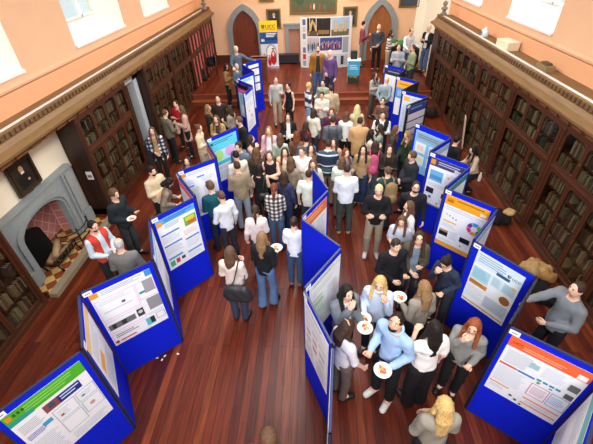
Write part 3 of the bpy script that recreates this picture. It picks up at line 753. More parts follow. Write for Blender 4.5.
def painting(name, label, c, ax, w, h, fr, art, lean=0):
    # ax 'x': hangs on the left wall; 'y': hangs on the far wall
    root = thing(name, label, 'painting', c)
    f = (lambda a, z, d: (d, a, z)) if ax == 'x' else (lambda a, z, d: (a, -d, z))
    b = MB(); o = [(-w/2, -h/2), (w/2, -h/2), (w/2, h/2), (-w/2, h/2)]; e = .07; i = [(-w/2+e, -h/2+e), (w/2-e, -h/2+e), (w/2-e, h/2-e), (-w/2+e, h/2-e)]
    b.band(i, o, f, 0, .05, fr, True); e2 = .03; i3 = [(-w/2+e2, -h/2+e2), (w/2-e2, -h/2+e2), (w/2-e2, h/2-e2), (-w/2+e2, h/2-e2)]
    b.band(i, i3, f, .05, .065, fr, True); b.build('frame', root)
    b = MB(); d = .015
    for (x0, z0, x1, z1, col, shp) in art:
        m = plain(col, .45, 0, 'canvas', .3, 6); d += .0012
        X0, X1 = -w/2+e+(w-2*e)*x0, -w/2+e+(w-2*e)*x1; Z0, Z1 = -h/2+e+(h-2*e)*z0, -h/2+e+(h-2*e)*z1
        if shp == 'r': pts = [(X0, Z0), (X1, Z0), (X1, Z1), (X0, Z1)]
        else: pts = [((X0+X1)/2+(X1-X0)/2*math.cos(q), (Z0+Z1)/2+(Z1-Z0)/2*math.sin(q)) for q in np.linspace(0, 2*PI, 15)[:-1]]
        b.poly([f(x, z, d) for x, z in pts], [tuple(range(len(pts)))], m)
    b.build('canvas', root); return root
PORT = lambda bg: [(0, 0, 1, 1, bg, 'r'), (.15, -.0, .85, .62, 0x17130f, 'e'), (.2, 0, .8, .35, 0x17130f, 'r'), (.4, .58, .62, .86, 0xc99a7c, 'e'), (.43, .55, .6, .62, 0xe8e0d0, 'r'), (.6, .2, .72, .3, 0xc99a7c, 'e')]
painting('portrait', 'dark framed portrait of a seated sitter on the cream wall above the fireplace', (XL+.03, 5.69, 1.9), 'x', .66, .64, wood(0x35291a), PORT(0x2c241c))
b = MB(); b.box(XL+.02, XL+.05, 5.63, 5.75, 1.535, 1.575, plain(0x7a6a40, .4, .5, 'brass')); b.build('brass_plate', None, **T('small brass plate on the cream wall under the portrait', 'plate'))
# notice on the side panel of the bookcase next to the fireplace
b = MB(); b.box(-5.22, -5.08, 7.008, 7.016, 1.0, 1.2, plain(0xd9d4d0, .6, 0, 'print')); b.box(-5.2, -5.1, 7.006, 7.009, 1.05, 1.12, plain(0x8a5a6a, .6, 0, 'print')); b.build('notice', None, **T('small white notice on the dark bookcase side by the fireplace', 'notice'))
# stone doorway between the left bookcases
b = MB()
for y in (9.58, 10.5): b.box(XL, XL+.28, y, y+.24, 0, 2.46, stone(0xb5bcbc))
b.box(XL, XL+.28, 9.58, 10.74, 2.2, 2.46, stone(0xb5bcbc)); r = struct('door_1', b)
b = MB(); b.box(XL+.02, XL+.06, 9.82, 10.5, 0, 2.2, DARKW)
for z in (.2, 1.15): b.box(XL+.06, XL+.08, 9.92, 10.4, z, z+.8, WOOD)
b.build('door_leaf', r)
b = MB(); b.box(-5.1, -4.85, 9.55, 10.2, 0, .62, plain(0x2e2e2e, .6, 0, 'paint'))
for i in range(6): b.box(-4.85, -4.84, 9.6+.1*i, 9.66+.1*i, .08, .56, plain(0x222222, .6, 0, 'paint'))
b.build('radiator', None, **T('low dark grey heater box standing before the stone doorway', 'radiator'))
# things on the ledges
b = MB(); b.box(-.16, .16, -.26, .26, 0, .2, plain(0xe2d2b0, .7, 0, 'card', .08, 4)); b.box(-.165, .165, -.265, .265, .17, .205, plain(0xe9dcc0, .7, 0, 'card'))
o = b.build('cardboard_box', None, **T('cream cardboard box lying on top of the right bookcase ledge', 'box')); o.location = (4.92, 10.3, 2.862); o.rotation_euler = (0, 0, .15)
b = MB(); b.lathe([(.09, 0), (.1, .02), (.1, .18), (.04, .22), (.035, .25)], plain(0xd8dde2, .4, 0, 'plastic')); b.box(-.101, .101, -.04, .04, .05, .14, plain(0x3a6ab0, .4, 0, 'plastic'))
b.build('plastic_bottle', None, **T('white and blue plastic container on the right bookcase ledge', 'bottle')).location = (4.9, 11.8, 2.862)
b = MB(); b.box(-.1, .1, -.2, .2, 0, .12, plain(0x8a7250, .6, 0, 'wood')); b.box(-.06, .06, -.12, .12, .12, .16, plain(0x5a4a34, .6, 0, 'wood'))
b.build('junction_box', None, **T('brown wooden box on the right ledge over the glazed cases', 'box')).location = (4.92, 8.35, 2.862)
for x, y, l in ((-4.98, 18.6, 'small dark bust on the left cornice near the far wall'), (4.72, 15.4, 'dark carved finial on the far end of the right cornice')):
    b = MB(); q = stone(0x7d7362); b.lathe([(.12, 0), (.12, .05), (.07, .08), (.06, .16), (.11, .19), (.12, .23), (.06, .27), (.05, .29), (.08, .34), (.085, .39), (.05, .44), (.01, .46)], q); b.build('bust', None, **T(l, 'bust')).location = (x, y, 2.905)

# ------------------------------------------------------------------ far wall
def garch(c, hw, z0, zs, za, n=9):
    # pointed arch: two arcs meeting at (c, za)
    h = za-zs; R = (h*h+hw*hw)/(2*hw); L = []
    tm = math.acos((R-hw)/R)
    for i in range(n+1):
        w = tm*i/n; L.append((c-hw+R-R*math.cos(w), zs+R*math.sin(w)))
    return [(c-hw, z0)]+L+[(2*c-x, z) for x, z in L[-2::-1]]+[(c+hw, z0)]
for k, (c, hi, ho, ti, to) in enumerate(((-3.4, .62, .86, 2.72, 2.98), (3.1, .56, .84, 2.8, 3.06))):
    b = MB(); f = lambda a, z, d: (a, YF-d, z)
    b.band(garch(c, hi, .38, 1.75, ti), garch(c, ho, .38, 1.75, to), f, 0, .12, STONE); b.band(garch(c, hi-.0, .38, 1.75, ti), garch(c, hi+.08, .38, 1.75, ti+.08), f, .12, .15, STONE)
    r = struct('door_%d' % (k+2), b)
    b = MB(); m = wood(0x6a2c14 if k == 0 else 0x9c5a28, .45); b.prism(garch(c, hi, .38, 1.75, ti)[::-1], f, .0, .04, m)
    for i in range(1, 6): b.box(c-hi+2*hi*i/6-.006, c-hi+2*hi*i/6+.006, YF-.05, YF-.04, .38, 2.0+(.5 if 1 < i < 5 else 0), wood(0x4a1f0e if k == 0 else 0x6a3a18))
    b.build('door_leaf', r); b = MB(); b.tube([(c+hi*.75, YF-.05, 1.35), (c+hi*.75, YF-.1, 1.35), (c+hi*.75-.1, YF-.1, 1.35)], .012, IRON, 6); b.build('door_handle', r)
b = MB(); b.box(XL, -4.3, YF-.03, YF, .38, .75, WOODY); b.box(-2.5, -1.4, YF-.03, YF, .38, .6, WOODY); b.box(4.0, XR, YF-.03, YF, .38, .6, WOODY); struct('baseboard_far', b)
b = MB(); b.box(4.72, XR, YF-.06, YF, .38, 4.5, PALE); b.box(XR-.06, XR, 16.2, YF-.06, .38, 4.5, PALE); struct('trim_6', b)
b = MB()
for x in (-1.45, -.6): b.box(x, x+.17, YF-.14, YF, .38, 1.88, STONE)
b.box(-1.45, -.43, YF-.14, YF, 1.88, 2.08, STONE); b.box(-1.5, -.38, YF-.17, YF, 2.06, 2.12, STONE); r = struct('door_4', b)
b = MB(); b.box(-1.28, -.6, YF-.05, YF, .38, 1.88, plain(0xa5705a, .6, 0, 'paint', .12, 5)); b.build('door_leaf', r)
GILT = plain(0x8a6a30, .4, .5, 'gilt')
painting('painting', 'large gilt framed outdoor scene on the far wall over the exhibition stand', (-.08, YF, 3.05), 'y', 2.2, 1.16, GILT, [(0, 0, 1, 1, 0x4a5230, 'r'), (0, .55, 1, 1, 0x6a6a44, 'r'), (0, 0, 1, .2, 0x5a4a2c, 'r'), (.1, .3, .3, .8, 0x3a4426, 'e'), (.42, .12, .46, .34, 0xa84a2a, 'e'), (.5, .1, .54, .36, 0xc8b898, 'e'), (.63, .1, .67, .34, 0x9a3a2a, 'e'), (.72, .12, .78, .28, 0x6a5a4a, 'e'), (.8, .1, .83, .34, 0x3a4a6a, 'e')])
painting('portrait', 'small portrait on the far wall between the left arch and the big painting', (-1.96, YF, 2.32), 'y', .68, .84, GILT, PORT(0x2e3228))
painting('portrait', 'small portrait on the far wall beside the right arched doorway', (1.66, YF, 2.32), 'y', .68, .84, GILT, PORT(0x3a3a2c))
painting('painting', 'framed landscape right of the right arched doorway', (4.35, YF, 3.1), 'y', .95, .95, GILT, [(0, 0, 1, 1, 0x6a7a8a, 'r'), (0, 0, 1, .4, 0x3a4450, 'r'), (.2, .3, .8, .5, 0x8a8a7a, 'e')])
painting('painting', 'framed picture cut by the photo top above the right small portrait', (2.0, YF, 3.42), 'y', .85, .8, GILT, PORT(0x3a3022))
painting('painting', 'framed picture cut by the photo top above the left small portrait', (-2.25, YF, 3.42), 'y', .7, .8, GILT, PORT(0x3a3022))
b = MB(); b.box(-.55, .55, -.17, .17, .06, .4, plain(0x17181a, .5, 0, 'paint')); b.box(-.57, .57, -.19, .19, .4, .43, plain(0x202124, .4, 0, 'paint'))
for x in (-.48, .48): b.box(x-.04, x+.04, -.15, .15, 0, .06, plain(0x17181a, .5, 0, 'paint'))
b.build('chest', None, **T('long low black chest on the stage under the niche', 'chest')).location = (-1.35, 19.25, .381)

# ------------------------------------------------------------------ pull-up banner, exhibition wall and the stage furniture
def crest(mb, fn, x, y, s, m1, m2):
    P = [(0, 0), (.35, .12), (.45, .5), (.45, 1), (-.45, 1), (-.45, .5), (-.35, .12)]
    mb.poly([fn(x+a*s, y+c*s) for a, c in P], [tuple(range(7))], m1)
    mb.poly([fn(x+a*s*.7, y+.16*s+c*s*.7, ) for a, c in P], [tuple(range(7))], m2)
bn = thing('pull_up_banner', 'tall pull-up banner with yellow top and red gowned figures by the left arch', 'banner', (-2.15, 18.55, .38), .06)
b = MB(); b.box(-.42, .42, -.1, .1, 0, .07, plain(0xb9bcc0, .3, .8, 'metal')); b.tube([(0, .05, .05), (0, .05, 2.0)], .012, plain(0xb9bcc0, .3, .8, 'metal'), 6); b.build('stand', bn)
b = MB(); f = lambda z: (lambda x, y: (x, z, y))
b.box(-.41, .41, .0, .004, .07, 2.02, plain(0xe6e4e4, .5, 0, 'print'))
def rect(mb, y, x0, x1, z0, z1, c): mb.poly([(x0, y, z0), (x1, y, z0), (x1, y, z1), (x0, y, z1)], [(0, 1, 2, 3)], paint(c))
rect(b, -.001, -.41, .41, 1.55, 2.02, 0xf6c81e); rect(b, -.001, -.41, .41, 1.05, 1.55, 0x1e4f8e); rect(b, -.001, -.41, .41, .07, 1.05, 0xcfd3da)
rect(b, -.002, -.41, .41, 1.22, 1.3, 0x16345e); rect(b, -.002, -.36, -.2, 1.16, 1.28, 0xdfe6ee)
for i in range(3): rect(b, -.003, -.12, .36-.06*i, 1.47-.06*i, 1.5-.06*i, 0xe8eef4)
P = garch(.08, .25, .2, .75, 1.05); b.poly([(x, -.002, z) for x, z in P], [tuple(range(len(P)))], paint(0x9aa0a4)); P = garch(.08, .2, .2, .7, .98); b.poly([(x, -.003, z) for x, z in P], [tuple(range(len(P)))], paint(0xe4e4e0))
for x, s in ((-.26, .8), (.17, 1.1), (-.02, .7)):
    for (cx, cz, rx, rz, c) in ((0, .42, .12, .3, 0xb3161c), (0, .74, .05, .065, 0xcaa088), (0, .81, .07, .02, 0x201c1c), (0, .58, .05, .1, 0xe8e4e0)):
        P = [(x+s*rx*math.cos(q), cz*s*.95+s*rz*math.sin(q)) for q in np.linspace(0, 2*PI, 15)[:-1]]; b.poly([(p, -.004-.0005*(c & 7)-(.002 if c == 0xe8e4e0 else 0), max(z, .09)) for p, z in P], [tuple(range(14))], paint(c))
crest(b, lambda x, y: (x, -.003, y), -.24, 1.7, .16, paint(0x2a2a24), paint(0xc8a020))
text_into(b, 'UCC', .22, lambda x, y: (x-.13, -.003, y+1.7), paint(0x2a2a24), bold=.004); rect(b, -.003, -.3, .3, 1.64, 1.655, 0x3a3620)
b.build('printed_sheet', bn)
ew = thing('exhibition_wall', 'wide curved pop-up exhibition wall of photographs on the stage', 'display wall', (.5, 18.45, .38))
EW, EH = 2.35, 2.15
cv = lambda x, d=0: (x, -.18+.18*(2*x/EW)**2*1.1-d)
b = MB(); n = 16
xs = [-EW/2+EW*i/n for i in range(n+1)]
b.poly([(cv(x)[0], cv(x)[1], z) for z in (0, EH) for x in xs], [(i, i+1, n+2+i, n+1+i) for i in range(n)], paint(0xdcd9d6))
b.poly([(cv(x)[0], cv(x)[1]+.04, z) for z in (0, EH) for x in xs], [(i+1, i, n+1+i, n+2+i) for i in range(n)], paint(0xa8a8a8))
PD = [0]
def patch(x0, x1, z0, z1, c, d=.002):
    PD[0] += .00015; d += PD[0]
    k = 4; X = [x0+(x1-x0)*i/k for i in range(k+1)]
    b.poly([(cv(x, d)[0], cv(x, d)[1], z*EH) for z in (z0, z1) for x in X], [(i, i+1, k+2+i, k+1+i) for i in range(k)], paint(c))
def blob(cx, cz, rx, rz, c, d=.004):
    PD[0] += .00015; d += PD[0]
    P = [(cx+rx*math.cos(q), cz+rz*math.sin(q)) for q in np.linspace(0, 2*PI, 13)[:-1]]; b.poly([(cv(x, d)[0], cv(x, d)[1], z*EH) for x, z in P], [tuple(range(12))], paint(c))
patch(-.85, .2, .64, .98, 0x2a2018); patch(.24, 1.05, .64, .98, 0x9ab4cf); patch(.24, 1.05, .64, .76, 0x6a6048); patch(-.85, -.4, .64, .74, 0x5a4a38)
P = [(-.8, .66), (-.35, .66), (-.5, .88), (-.62, .96), (-.72, .86)]; b.poly([(cv(x, .004)[0], cv(x, .004)[1], z*EH) for x, z in P], [tuple(range(5))], paint(0xc9a868))
for x, w, h in ((.35, .16, .2), (.55, .22, .14), (.8, .14, .22)): patch(x, x+w, .72, .72+h, 0xb8a68a, .004)
patch(-.35, .15, .68, .76, 0x8a6a3c, .004)
patch(-.85, -.3, .3, .61, 0xb6b3bb); patch(-.26, .75, .36, .61, 0x3c4a86); patch(.78, 1.05, .3, .61, 0x9a9aa8); patch(-.85, .3, .02, .28, 0xd6dade); patch(.34, 1.05, .02, .28, 0xc2c6cc)
for i in range(14): blob(-.2+.065*i, .42+.02*(i % 3), .03, .045, (0x6a3a7a, 0xc89a86, 0x24304e, 0xb4404a)[i % 4]); blob(-.2+.065*i, .49+.02*(i % 3), .018, .02, 0xd0a890, .005)
for i in range(6): blob(-.8+.09*i, .42+.03*(i % 2), .04, .08, (0x4a5a6a, 0x8a8a92, 0x2e3440)[i % 3]); blob(-.8+.09*i, .53+.02*(i % 2), .022, .025, 0xcaa08a, .005)
patch(-1.08, -.9, .0, .98, 0xe4e2de, .003)
for i, c in enumerate((0x8898a8, 0xb8323a, 0x6a7a94, 0xd8d4d0, 0x7a8aa0, 0xc4bcb4, 0x5a6a8a)): patch(-1.06, -.92, .04+.135*i, .15+.135*i, c, .005)
for i, c in enumerate((0x4a6a9a, 0xcfc8c0, 0x2e3a4e, 0xb0b4b8)): patch(.38+.17*i, .52+.17*i, .06, .24, c, .004)
for i in range(5): patch(-.8, .1-.1*(i % 2), .22-.04*i, .235-.04*i, 0x8a8e96, .004)
b.build('printed_panel', ew)
for x in (-.9, .9):
    b = MB(); b.box(x-.15, x+.15, .05, .3, 0, .02, plain(0x88898c, .4, .7, 'metal')); b.tube([(x, .12, .02), (x, .1, 1.9)], .012, plain(0x88898c, .4, .7, 'metal'), 6); b.build('support', ew)
# promotional counter
pc = thing('promotional_counter', 'small box counter with white top and blue printed front on the stage', 'counter', (1.62, 15.95, .381), -.05)
b = MB(); b.box(-.24, .24, -.18, .18, 0, .9, paint(0xd8dde0)); rect(b, -.182, -.24, .24, .33, .9, 0x3f9fc4); rect(b, -.182, -.24, .24, 0, .33, 0x2c3026)
for i in range(3): rect(b, -.184, -.18, .1+.04*i, .72-.07*i, .745-.07*i, 0xcfe8f2)
for x, z, c in ((-.1, .3, 0x6a7a3a), (.08, .28, 0x8a7a5a), (.15, .2, 0x39442e)): 
    P = [(x+.09*math.cos(q), z+.06*math.sin(q)) for q in np.linspace(0, 2*PI, 11)[:-1]]; b.poly([(p, -.184, q) for p, q in P], [tuple(range(10))], paint(c))
b.build('printed_body', pc); b = MB(); b.box(-.27, .27, -.21, .21, .9, .93, plain(0xf0eee8, .4, 0, 'laminate')); b.build('counter_top', pc)
b = MB(); b.box(-.13, .13, -.1, .1, 0, .3, plain(0x151516, .5, 0, 'plastic')); b.lathe([(.07, 0), (.07, .004)], plain(0x2a2a2c, .4, 0, 'plastic'), (0, 0, .3)); b.box(-.11, .11, -.103, -.1, .03, .27, plain(0x222224, .7, 0, 'grille'))
b.build('loudspeaker', None, **T('small black speaker standing on the white counter top', 'speaker')).location = (1.6, 16.02, 1.312)
# lectern
lc = thing('lectern', 'panelled brown wooden lectern beside the pull-up banner', 'lectern', (-2.32, 16.15, .381), .1)
b = MB(); b.box(-.32, .32, -.22, .22, .06, 1.0, wood(0x7a3f24)); b.box(-.35, .35, -.25, .25, 0, .06, wood(0x6a341c)); b.box(-.25, .25, -.235, -.22, .15, .9, wood(0x5e2e1a)); b.build('body', lc)
b = MB(); b.box(-.36, .36, -.28, .28, -.02, .02, wood(0x8a5234), Matrix.Translation((0, 0, 1.08)) @ Matrix.Rotation(-.22, 4, 'X')); b.box(-.34, .34, -.3, -.27, 1.0, 1.06, wood(0x8a5234)); b.build('reading_desk', lc)
# table with black cloth and green boxes
p = at_z(415, 47, 1.13); p[0] = min(p[0], 4.25)
tb = thing('table', 'long table under a black cloth near the right end of the stage', 'table', (p[0], p[1], .381), -.35)
b = MB(); CL = cloth(0x1a1a1d); n = 40; per = []
for i in range(n):
    t = i/n*4; sgn = int(t); fq = t-sgn; c = [(-.62, -.32), (.62, -.32), (.62, .32), (-.62, .32)]; a0 = c[sgn]; a1 = c[(sgn+1) % 4]; per.append((a0[0]+(a1[0]-a0[0])*fq, a0[1]+(a1[1]-a0[1])*fq))
b.poly([(x, y, .75) for x, y in per]+[(x*(1.03+.02*math.sin(i*2)), y*(1.06+.05*math.sin(i*2)), .04) for i, (x, y) in enumerate(per)], [tuple(range(n))]+[(i, n+i, n+(i+1) % n, (i+1) % n) for i in range(n)], CL); b.build('tablecloth', tb)
b = MB(); b.box(-.61, .61, -.31, .31, .72, .745, WOODY); b.build('tabletop', tb)
for x in (-.55, .55):
    for y in (-.26, .26): b = MB(); b.tube([(x, y, 0), (x, y, .72)], .02, IRON, 6); b.build('leg', tb)
for i, (x, y, r, c, nm) in enumerate(((-.5, .1, .2, 0x2f7a44, 'green bag of leaflets at the left end of the black-clothed table'), (-.25, .14, -.3, 0x3a8f56, 'green bag of leaflets beside the first on the black-clothed table'))):
    g = Grid((-.25, -.2, -.05), (.25, .2, .35), .02); g.cone((-.1, 0, .1), (.1, 0, .1), .09, .09, .03); g.cone((-.06, 0, .2), (.08, 0, .22), .06, .05, .05); g.clip((0, 0, 0), (0, 0, -1)); g.noise(.006, 40, i)
    o = link('bag', net_mesh('bag', g, cloth(c)), None, None, r, label=nm, category='bag', group='green bags'); q = Matrix.Translation((p[0], p[1], 1.135)) @ Matrix.Rotation(-.35, 4, 'Z') @ Vector((x, y, 0)); o.location = q
for i, (x, y) in enumerate(((.1, .0), (.3, -.12))):
    b = MB(); b.box(-.13, .13, -.1, .1, 0, .012, paint(0xe9e9e6)); o = b.build('leaflet_stack', None, **T(['white leaflets in the middle of the black-clothed table', 'white leaflets at the right front of the black-clothed table'][i], 'leaflets', 'leaflets on the table')); o.location = Matrix.Translation((p[0], p[1], 1.135)) @ Matrix.Rotation(-.35, 4, 'Z') @ Vector((x, y, 0))

# ------------------------------------------------------------------ poster boards
ZT = 1.87
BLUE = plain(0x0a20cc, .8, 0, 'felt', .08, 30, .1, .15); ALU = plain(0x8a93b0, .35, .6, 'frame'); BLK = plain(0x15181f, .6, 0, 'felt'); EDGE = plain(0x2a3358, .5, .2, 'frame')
def tp(*v): return tuple(at_z(v[0], v[1], ZT)[:2])
def board(a, b_, label, blk=False, card=True, plainblue=False):
    a = np.array(a); b_ = np.array(b_); d = b_-a; L = np.linalg.norm(d); mid = (a+b_)/2; n = np.array((d[1], -d[0]))/L
    if n.dot(-mid) < 0: d = -d; n = -n; a, b_ = b_, a
    # shorten so neighbours meet at a hinge, not through one another
    L2 = L-.03; r = thing('display_board', label, 'display board', (mid[0], mid[1], 0), math.atan2(d[1], d[0]), 'blue felt display boards')
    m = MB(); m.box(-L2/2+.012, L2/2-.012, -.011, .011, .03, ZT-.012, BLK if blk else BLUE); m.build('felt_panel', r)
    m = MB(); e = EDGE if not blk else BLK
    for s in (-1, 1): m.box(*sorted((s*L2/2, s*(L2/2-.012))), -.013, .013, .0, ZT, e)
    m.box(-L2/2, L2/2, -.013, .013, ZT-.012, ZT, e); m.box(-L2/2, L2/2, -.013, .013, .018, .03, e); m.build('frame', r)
    if card:
        m = MB(); m.box(-L2/2+.015, -L2/2+.12, -.0145, -.0115, ZT-.085, ZT-.018, paint(0xf2f3f5)); m.box(-L2/2+.035, -L2/2+.1, -.0155, -.0144, ZT-.06, ZT-.045, paint(0x8a8f9c)); m.build('number_card', r, label='white number card')
    return r, L
def poster(r, L, items, label, u0=.07, u1=.82, z0=.72, z1=1.78, bg=0xeceef2, grp='research posters on the blue boards'):
    x0, x1 = -L/2+u0*(L/.9), -L/2+u1*(L/.9); m = MB(); d = [-.0135]
    M = r.matrix_basis.copy()
    m.box(x0, x1, -.0155, -.0125, z0, z1, paint(bg))
    lev = [.0162]
    def q(a0, b0, a1, b1, c):
        y = -lev[0]; lev[0] += .00012
        X0, X1 = x0+(x1-x0)*max(a0, 0), x0+(x1-x0)*min(a1, 1); Z0, Z1 = z1-(z1-z0)*min(b1, 1), z1-(z1-z0)*max(b0, 0)
        m.poly([(X0, y, Z0), (X1, y, Z0), (X1, y, Z1), (X0, y, Z1)], [(0, 1, 2, 3)], paint(c))
    rr = random.Random(len(label)*7+int(L*1000))
    for it in items:
        if it[0] == 't':      # lines of small print
            _, a0, b0, a1, b1, nl, c = it
            for i in range(nl):
                yb = b0+(b1-b0)*(i+.2)/nl; q(a0, yb, a0+(a1-a0)*rr.uniform(.72, 1), yb+(b1-b0)*.38/nl, c)
        elif it[0] == 'o':    # outlined box
            _, a0, b0, a1, b1, c = it; w = .008
            q(a0, b0, a1, b0+w, c); q(a0, b1-w, a1, b1, c); q(a0, b0, a0+w, b1, c); q(a1-w, b0, a1, b1, c)
        elif it[0] == 'e':    # disc
            _, cx, cy, rad, c = it; y = -lev[0]; lev[0] += .00012; R = rad*(x1-x0)
            P = [(x0+(x1-x0)*cx+R*math.cos(w), z1-(z1-z0)*cy+R*math.sin(w)) for w in np.linspace(0, 2*PI, 21)[:-1]]; m.poly([(a, y, z) for a, z in P], [tuple(range(20))], paint(c))
        elif it[0] == 'w':    # pie segment ring
            _, cx, cy, rad, cols = it; y = -lev[0]; lev[0] += .00012; R = rad*(x1-x0)
            for i, c in enumerate(cols):
                ws = np.linspace(2*PI*i/len(cols)+.05, 2*PI*(i+1)/len(cols)-.05, 6); P = [(R*math.cos(w), R*math.sin(w)) for w in ws]+[(R*.45*math.cos(w), R*.45*math.sin(w)) for w in ws[::-1]]
                m.poly([(x0+(x1-x0)*cx+a, y, z1-(z1-z0)*cy+c2) for a, c2 in P], [tuple(range(12))], paint(c))
        elif it[0] == 'x':    # lettering
            _, a0, b0, sz, s, c = it; y = -lev[0]; lev[0] += .00012; text_into(m, s, sz, lambda X, Y: (x0+(x1-x0)*a0+X, y, z1-(z1-z0)*b0+Y), paint(c), bold=.001)
        elif it[0] == 'c':    # crest
            _, a0, b0, s, c = it; y = -lev[0]; lev[0] += .00012; crest(m, lambda X, Y: (X, y, Y), x0+(x1-x0)*a0, z1-(z1-z0)*b0, s, paint(c), paint(0xe8e8e0))
        else: q(*it)
    o = m.build('research_poster', None, **T(label, 'poster', grp)); o.matrix_world = M.copy(); o.location = r.location; o.rotation_euler = r.rotation_euler
    return o
GT, LT = 0xa8aeb6, 0xc2c9d2
D_A = [(0, 0, 1, .17, 0x4cae28), ('t', .22, .03, .92, .14, 3, 0x8fd070), (0, .12, .3, .18, 0x2f9c8c), (.02, .03, .08, .09, 0xe08a2a), (.1, .04, .13, .08, 0x3a5a2a), (.15, .04, .18, .08, 0x3a5a2a), (.2, .04, .23, .08, 0x3a5a2a), (.4, .21, .86, .33, 0x1c2f86), (.36, .21, .55, .33, 0x8a4a4a), (.42, .23, .5, .3, 0x3c5066), ('t', .58, .23, .84, .31, 2, 0xd8e0f0), ('t', .04, .24, .34, .38, 6, GT), ('t', .04, .42, .3, .5, 4, 0x9ab), (.25, .4, .37, .46, 0x3f9fd0), ('o', .4, .36, .7, .56, 0xa4b0bc), ('o', .72, .36, .99, .52, 0xa4b0bc), ('t', .44, .4, .6, .52, 4, LT), ('o', .4, .58, .7, .8, 0xa4b0bc), ('o', .72, .54, .99, .74, 0xa4b0bc), ('e', .84, .64, .04, 0xc0a098), ('t', .76, .4, .95, .48, 3, LT), ('t', .05, .55, .36, .95, 14, LT), ('t', .42, .84, .97, .96, 5, LT), (.46, .47, .5, .5, 0xb05040), (.78, .44, .82, .46, 0x404850)]
D_C = [(0, 0, .13, .08, 0xe9922e), ('t', .17, .02, .85, .09, 3, 0x9a9fae), (.89, .0, 1, .1, 0x3f8fd0), ('o', .02, .14, .66, .5, 0xdcaed6), ('t', .08, .17, .6, .24, 3, LT), (.4, .29, .46, .33, 0x5a5a62), ('t', .08, .36, .6, .38, 1, 0x8a8f9a), (.7, .3, .86, .34, 0x2c9a94), ('o', .68, .14, 1, .44, 0xdcaed6), (.8, .14, .98, .36, 0x9b9ba4), ('o', .02, .53, .66, .76, 0xdcaed6), (.04, .6, .5, .7, 0x6c6c70), (.1, .61, .16, .69, 0x2a2a2c), (.26, .61, .34, .69, 0x303034), (.54, .56, .66, .7, 0x3a3a3e), ('e', .6, .62, .04, 0xc9c9cc), (.76, .46, 1, .68, 0x909096), ('o', .02, .79, .66, .98, 0xdcaed6), ('t', .08, .81, .5, .88, 2, 0x55585e), ('e', .06, .94, .035, 0xc43028), (.12, .93, .4, .955, 0xc8443c), (.62, .8, .78, .94, 0x58bccb), (.7, .8, .78, .92, 0x2a3038), ('o', .82, .78, .98, .9, 0xa08ca8), ('t', .7, .72, .98, .77, 2, LT)]
D_E = [(0, 0, 1, .1, 0x58a6e4), ('t', .2, .02, .95, .08, 2, 0x1f4f98), (0, .04, .14, .12, 0xef9d2c), ('t', .18, .12, .6, .2, 3, 0x8094b0), (.66, .16, .98, .34, 0x62b43c), (.7, .18, .94, .25, 0xd8cc38), (.74, .26, .98, .33, 0xc06a3a), (.04, .28, .5, .31, 0x3c7cc8), ('t', .04, .33, .5, .46, 6, LT), (.04, .5, .5, .53, 0x3c7cc8), ('t', .04, .55, .5, .7, 7, LT), ('t', .58, .4, .95, .5, 5, 0xd8b8a0), (.58, .56, .96, .59, 0x3c7cc8), ('t', .58, .61, .95, .76, 7, LT), (.04, .76, .42, .8, 0x4e9ad8), (.05, .83, .17, .94, 0x3fae7a), (.21, .83, .31, .92, 0xcf4436), (.36, .84, .46, .9, 0x3a3e48), (.55, .82, .96, .85, 0x3c7cc8), ('t', .56, .87, .95, .97, 4, LT)]
D_G = [(0, 0, .14, .07, 0xf0a02e), ('t', .18, .02, .9, .08, 2, 0xaab0c4), (.42, .14, .64, .17, 0x3a86d0), (.62, .3, .8, .33, 0x3a86d0), (.08, .28, .3, .31, 0x3a86d0), ('t', .06, .16, .36, .26, 4, LT), ('t', .06, .33, .46, .6, 9, LT), ('t', .55, .18, .95, .28, 4, LT), ('t', .55, .36, .95, .6, 8, LT), (.1, .36, .34, .44, 0xdde0a8), (.5, .68, .95, .72, 0xd8c4dc), ('t', .06, .68, .46, .95, 10, LT), ('t', .5, .75, .95, .95, 7, LT)]
D_I = [(0, 0, 1, .26, 0x5fcbe0), ('t', .1, .04, .9, .12, 2, 0x2a5a78), (.04, .05, .12, .1, 0x24404e), (0, .26, 1, .6, 0xbfe6f0), ('e', .28, .38, .16, 0xb4e08a), ('e', .68, .36, .17, 0xd8a8dc), (0, .52, 1, .6, 0x4fc4d4), ('t', .08, .64, .92, .72, 3, 0xb8a0c0), ('t', .08, .75, .92, .95, 7, LT)]
D_K = [(0, 0, 1, .12, 0xb8dcf2), ('t', .1, .03, .9, .09, 2, 0x6a94b8), ('t', .1, .2, .9, .5, 8, LT), (.2, .55, .6, .8, 0xc4dcec)]
D_KL = [(0, 0, 1, .14, 0x1b1c24), (0, .14, 1, .27, 0xd23aa0), ('t', .1, .18, .8, .24, 1, 0xf0b0dc), (0, .27, 1, 1, 0xa9d8ea), ('t', .1, .32, .9, .6, 7, 0x6aa0bc), (.1, .65, .5, .9, 0xe2f0f6)]
D_K2 = [('t', .1, .03, .9, .1, 3, 0x9ab0d0), (0, 0, 1, .16, 0xc8d4f0), ('e', .35, .45, .06, 0xd8a0a8), ('e', .6, .64, .08, 0xd09098), ('t', .1, .2, .9, .38, 5, LT), ('t', .1, .72, .9, .95, 7, LT)]
D_SH = [(.1, .02, .9, .12, 0xf0f2f6), (.1, .17, .9, .37, 0xf0f2f6), (.1, .42, .9, .62, 0xf0f2f6), (.1, .67, .9, .9, 0xf0f2f6), ('t', .2, .2, .8, .34, 3, LT), ('t', .2, .45, .8, .6, 3, LT), ('t', .2, .7, .8, .86, 4, LT)]
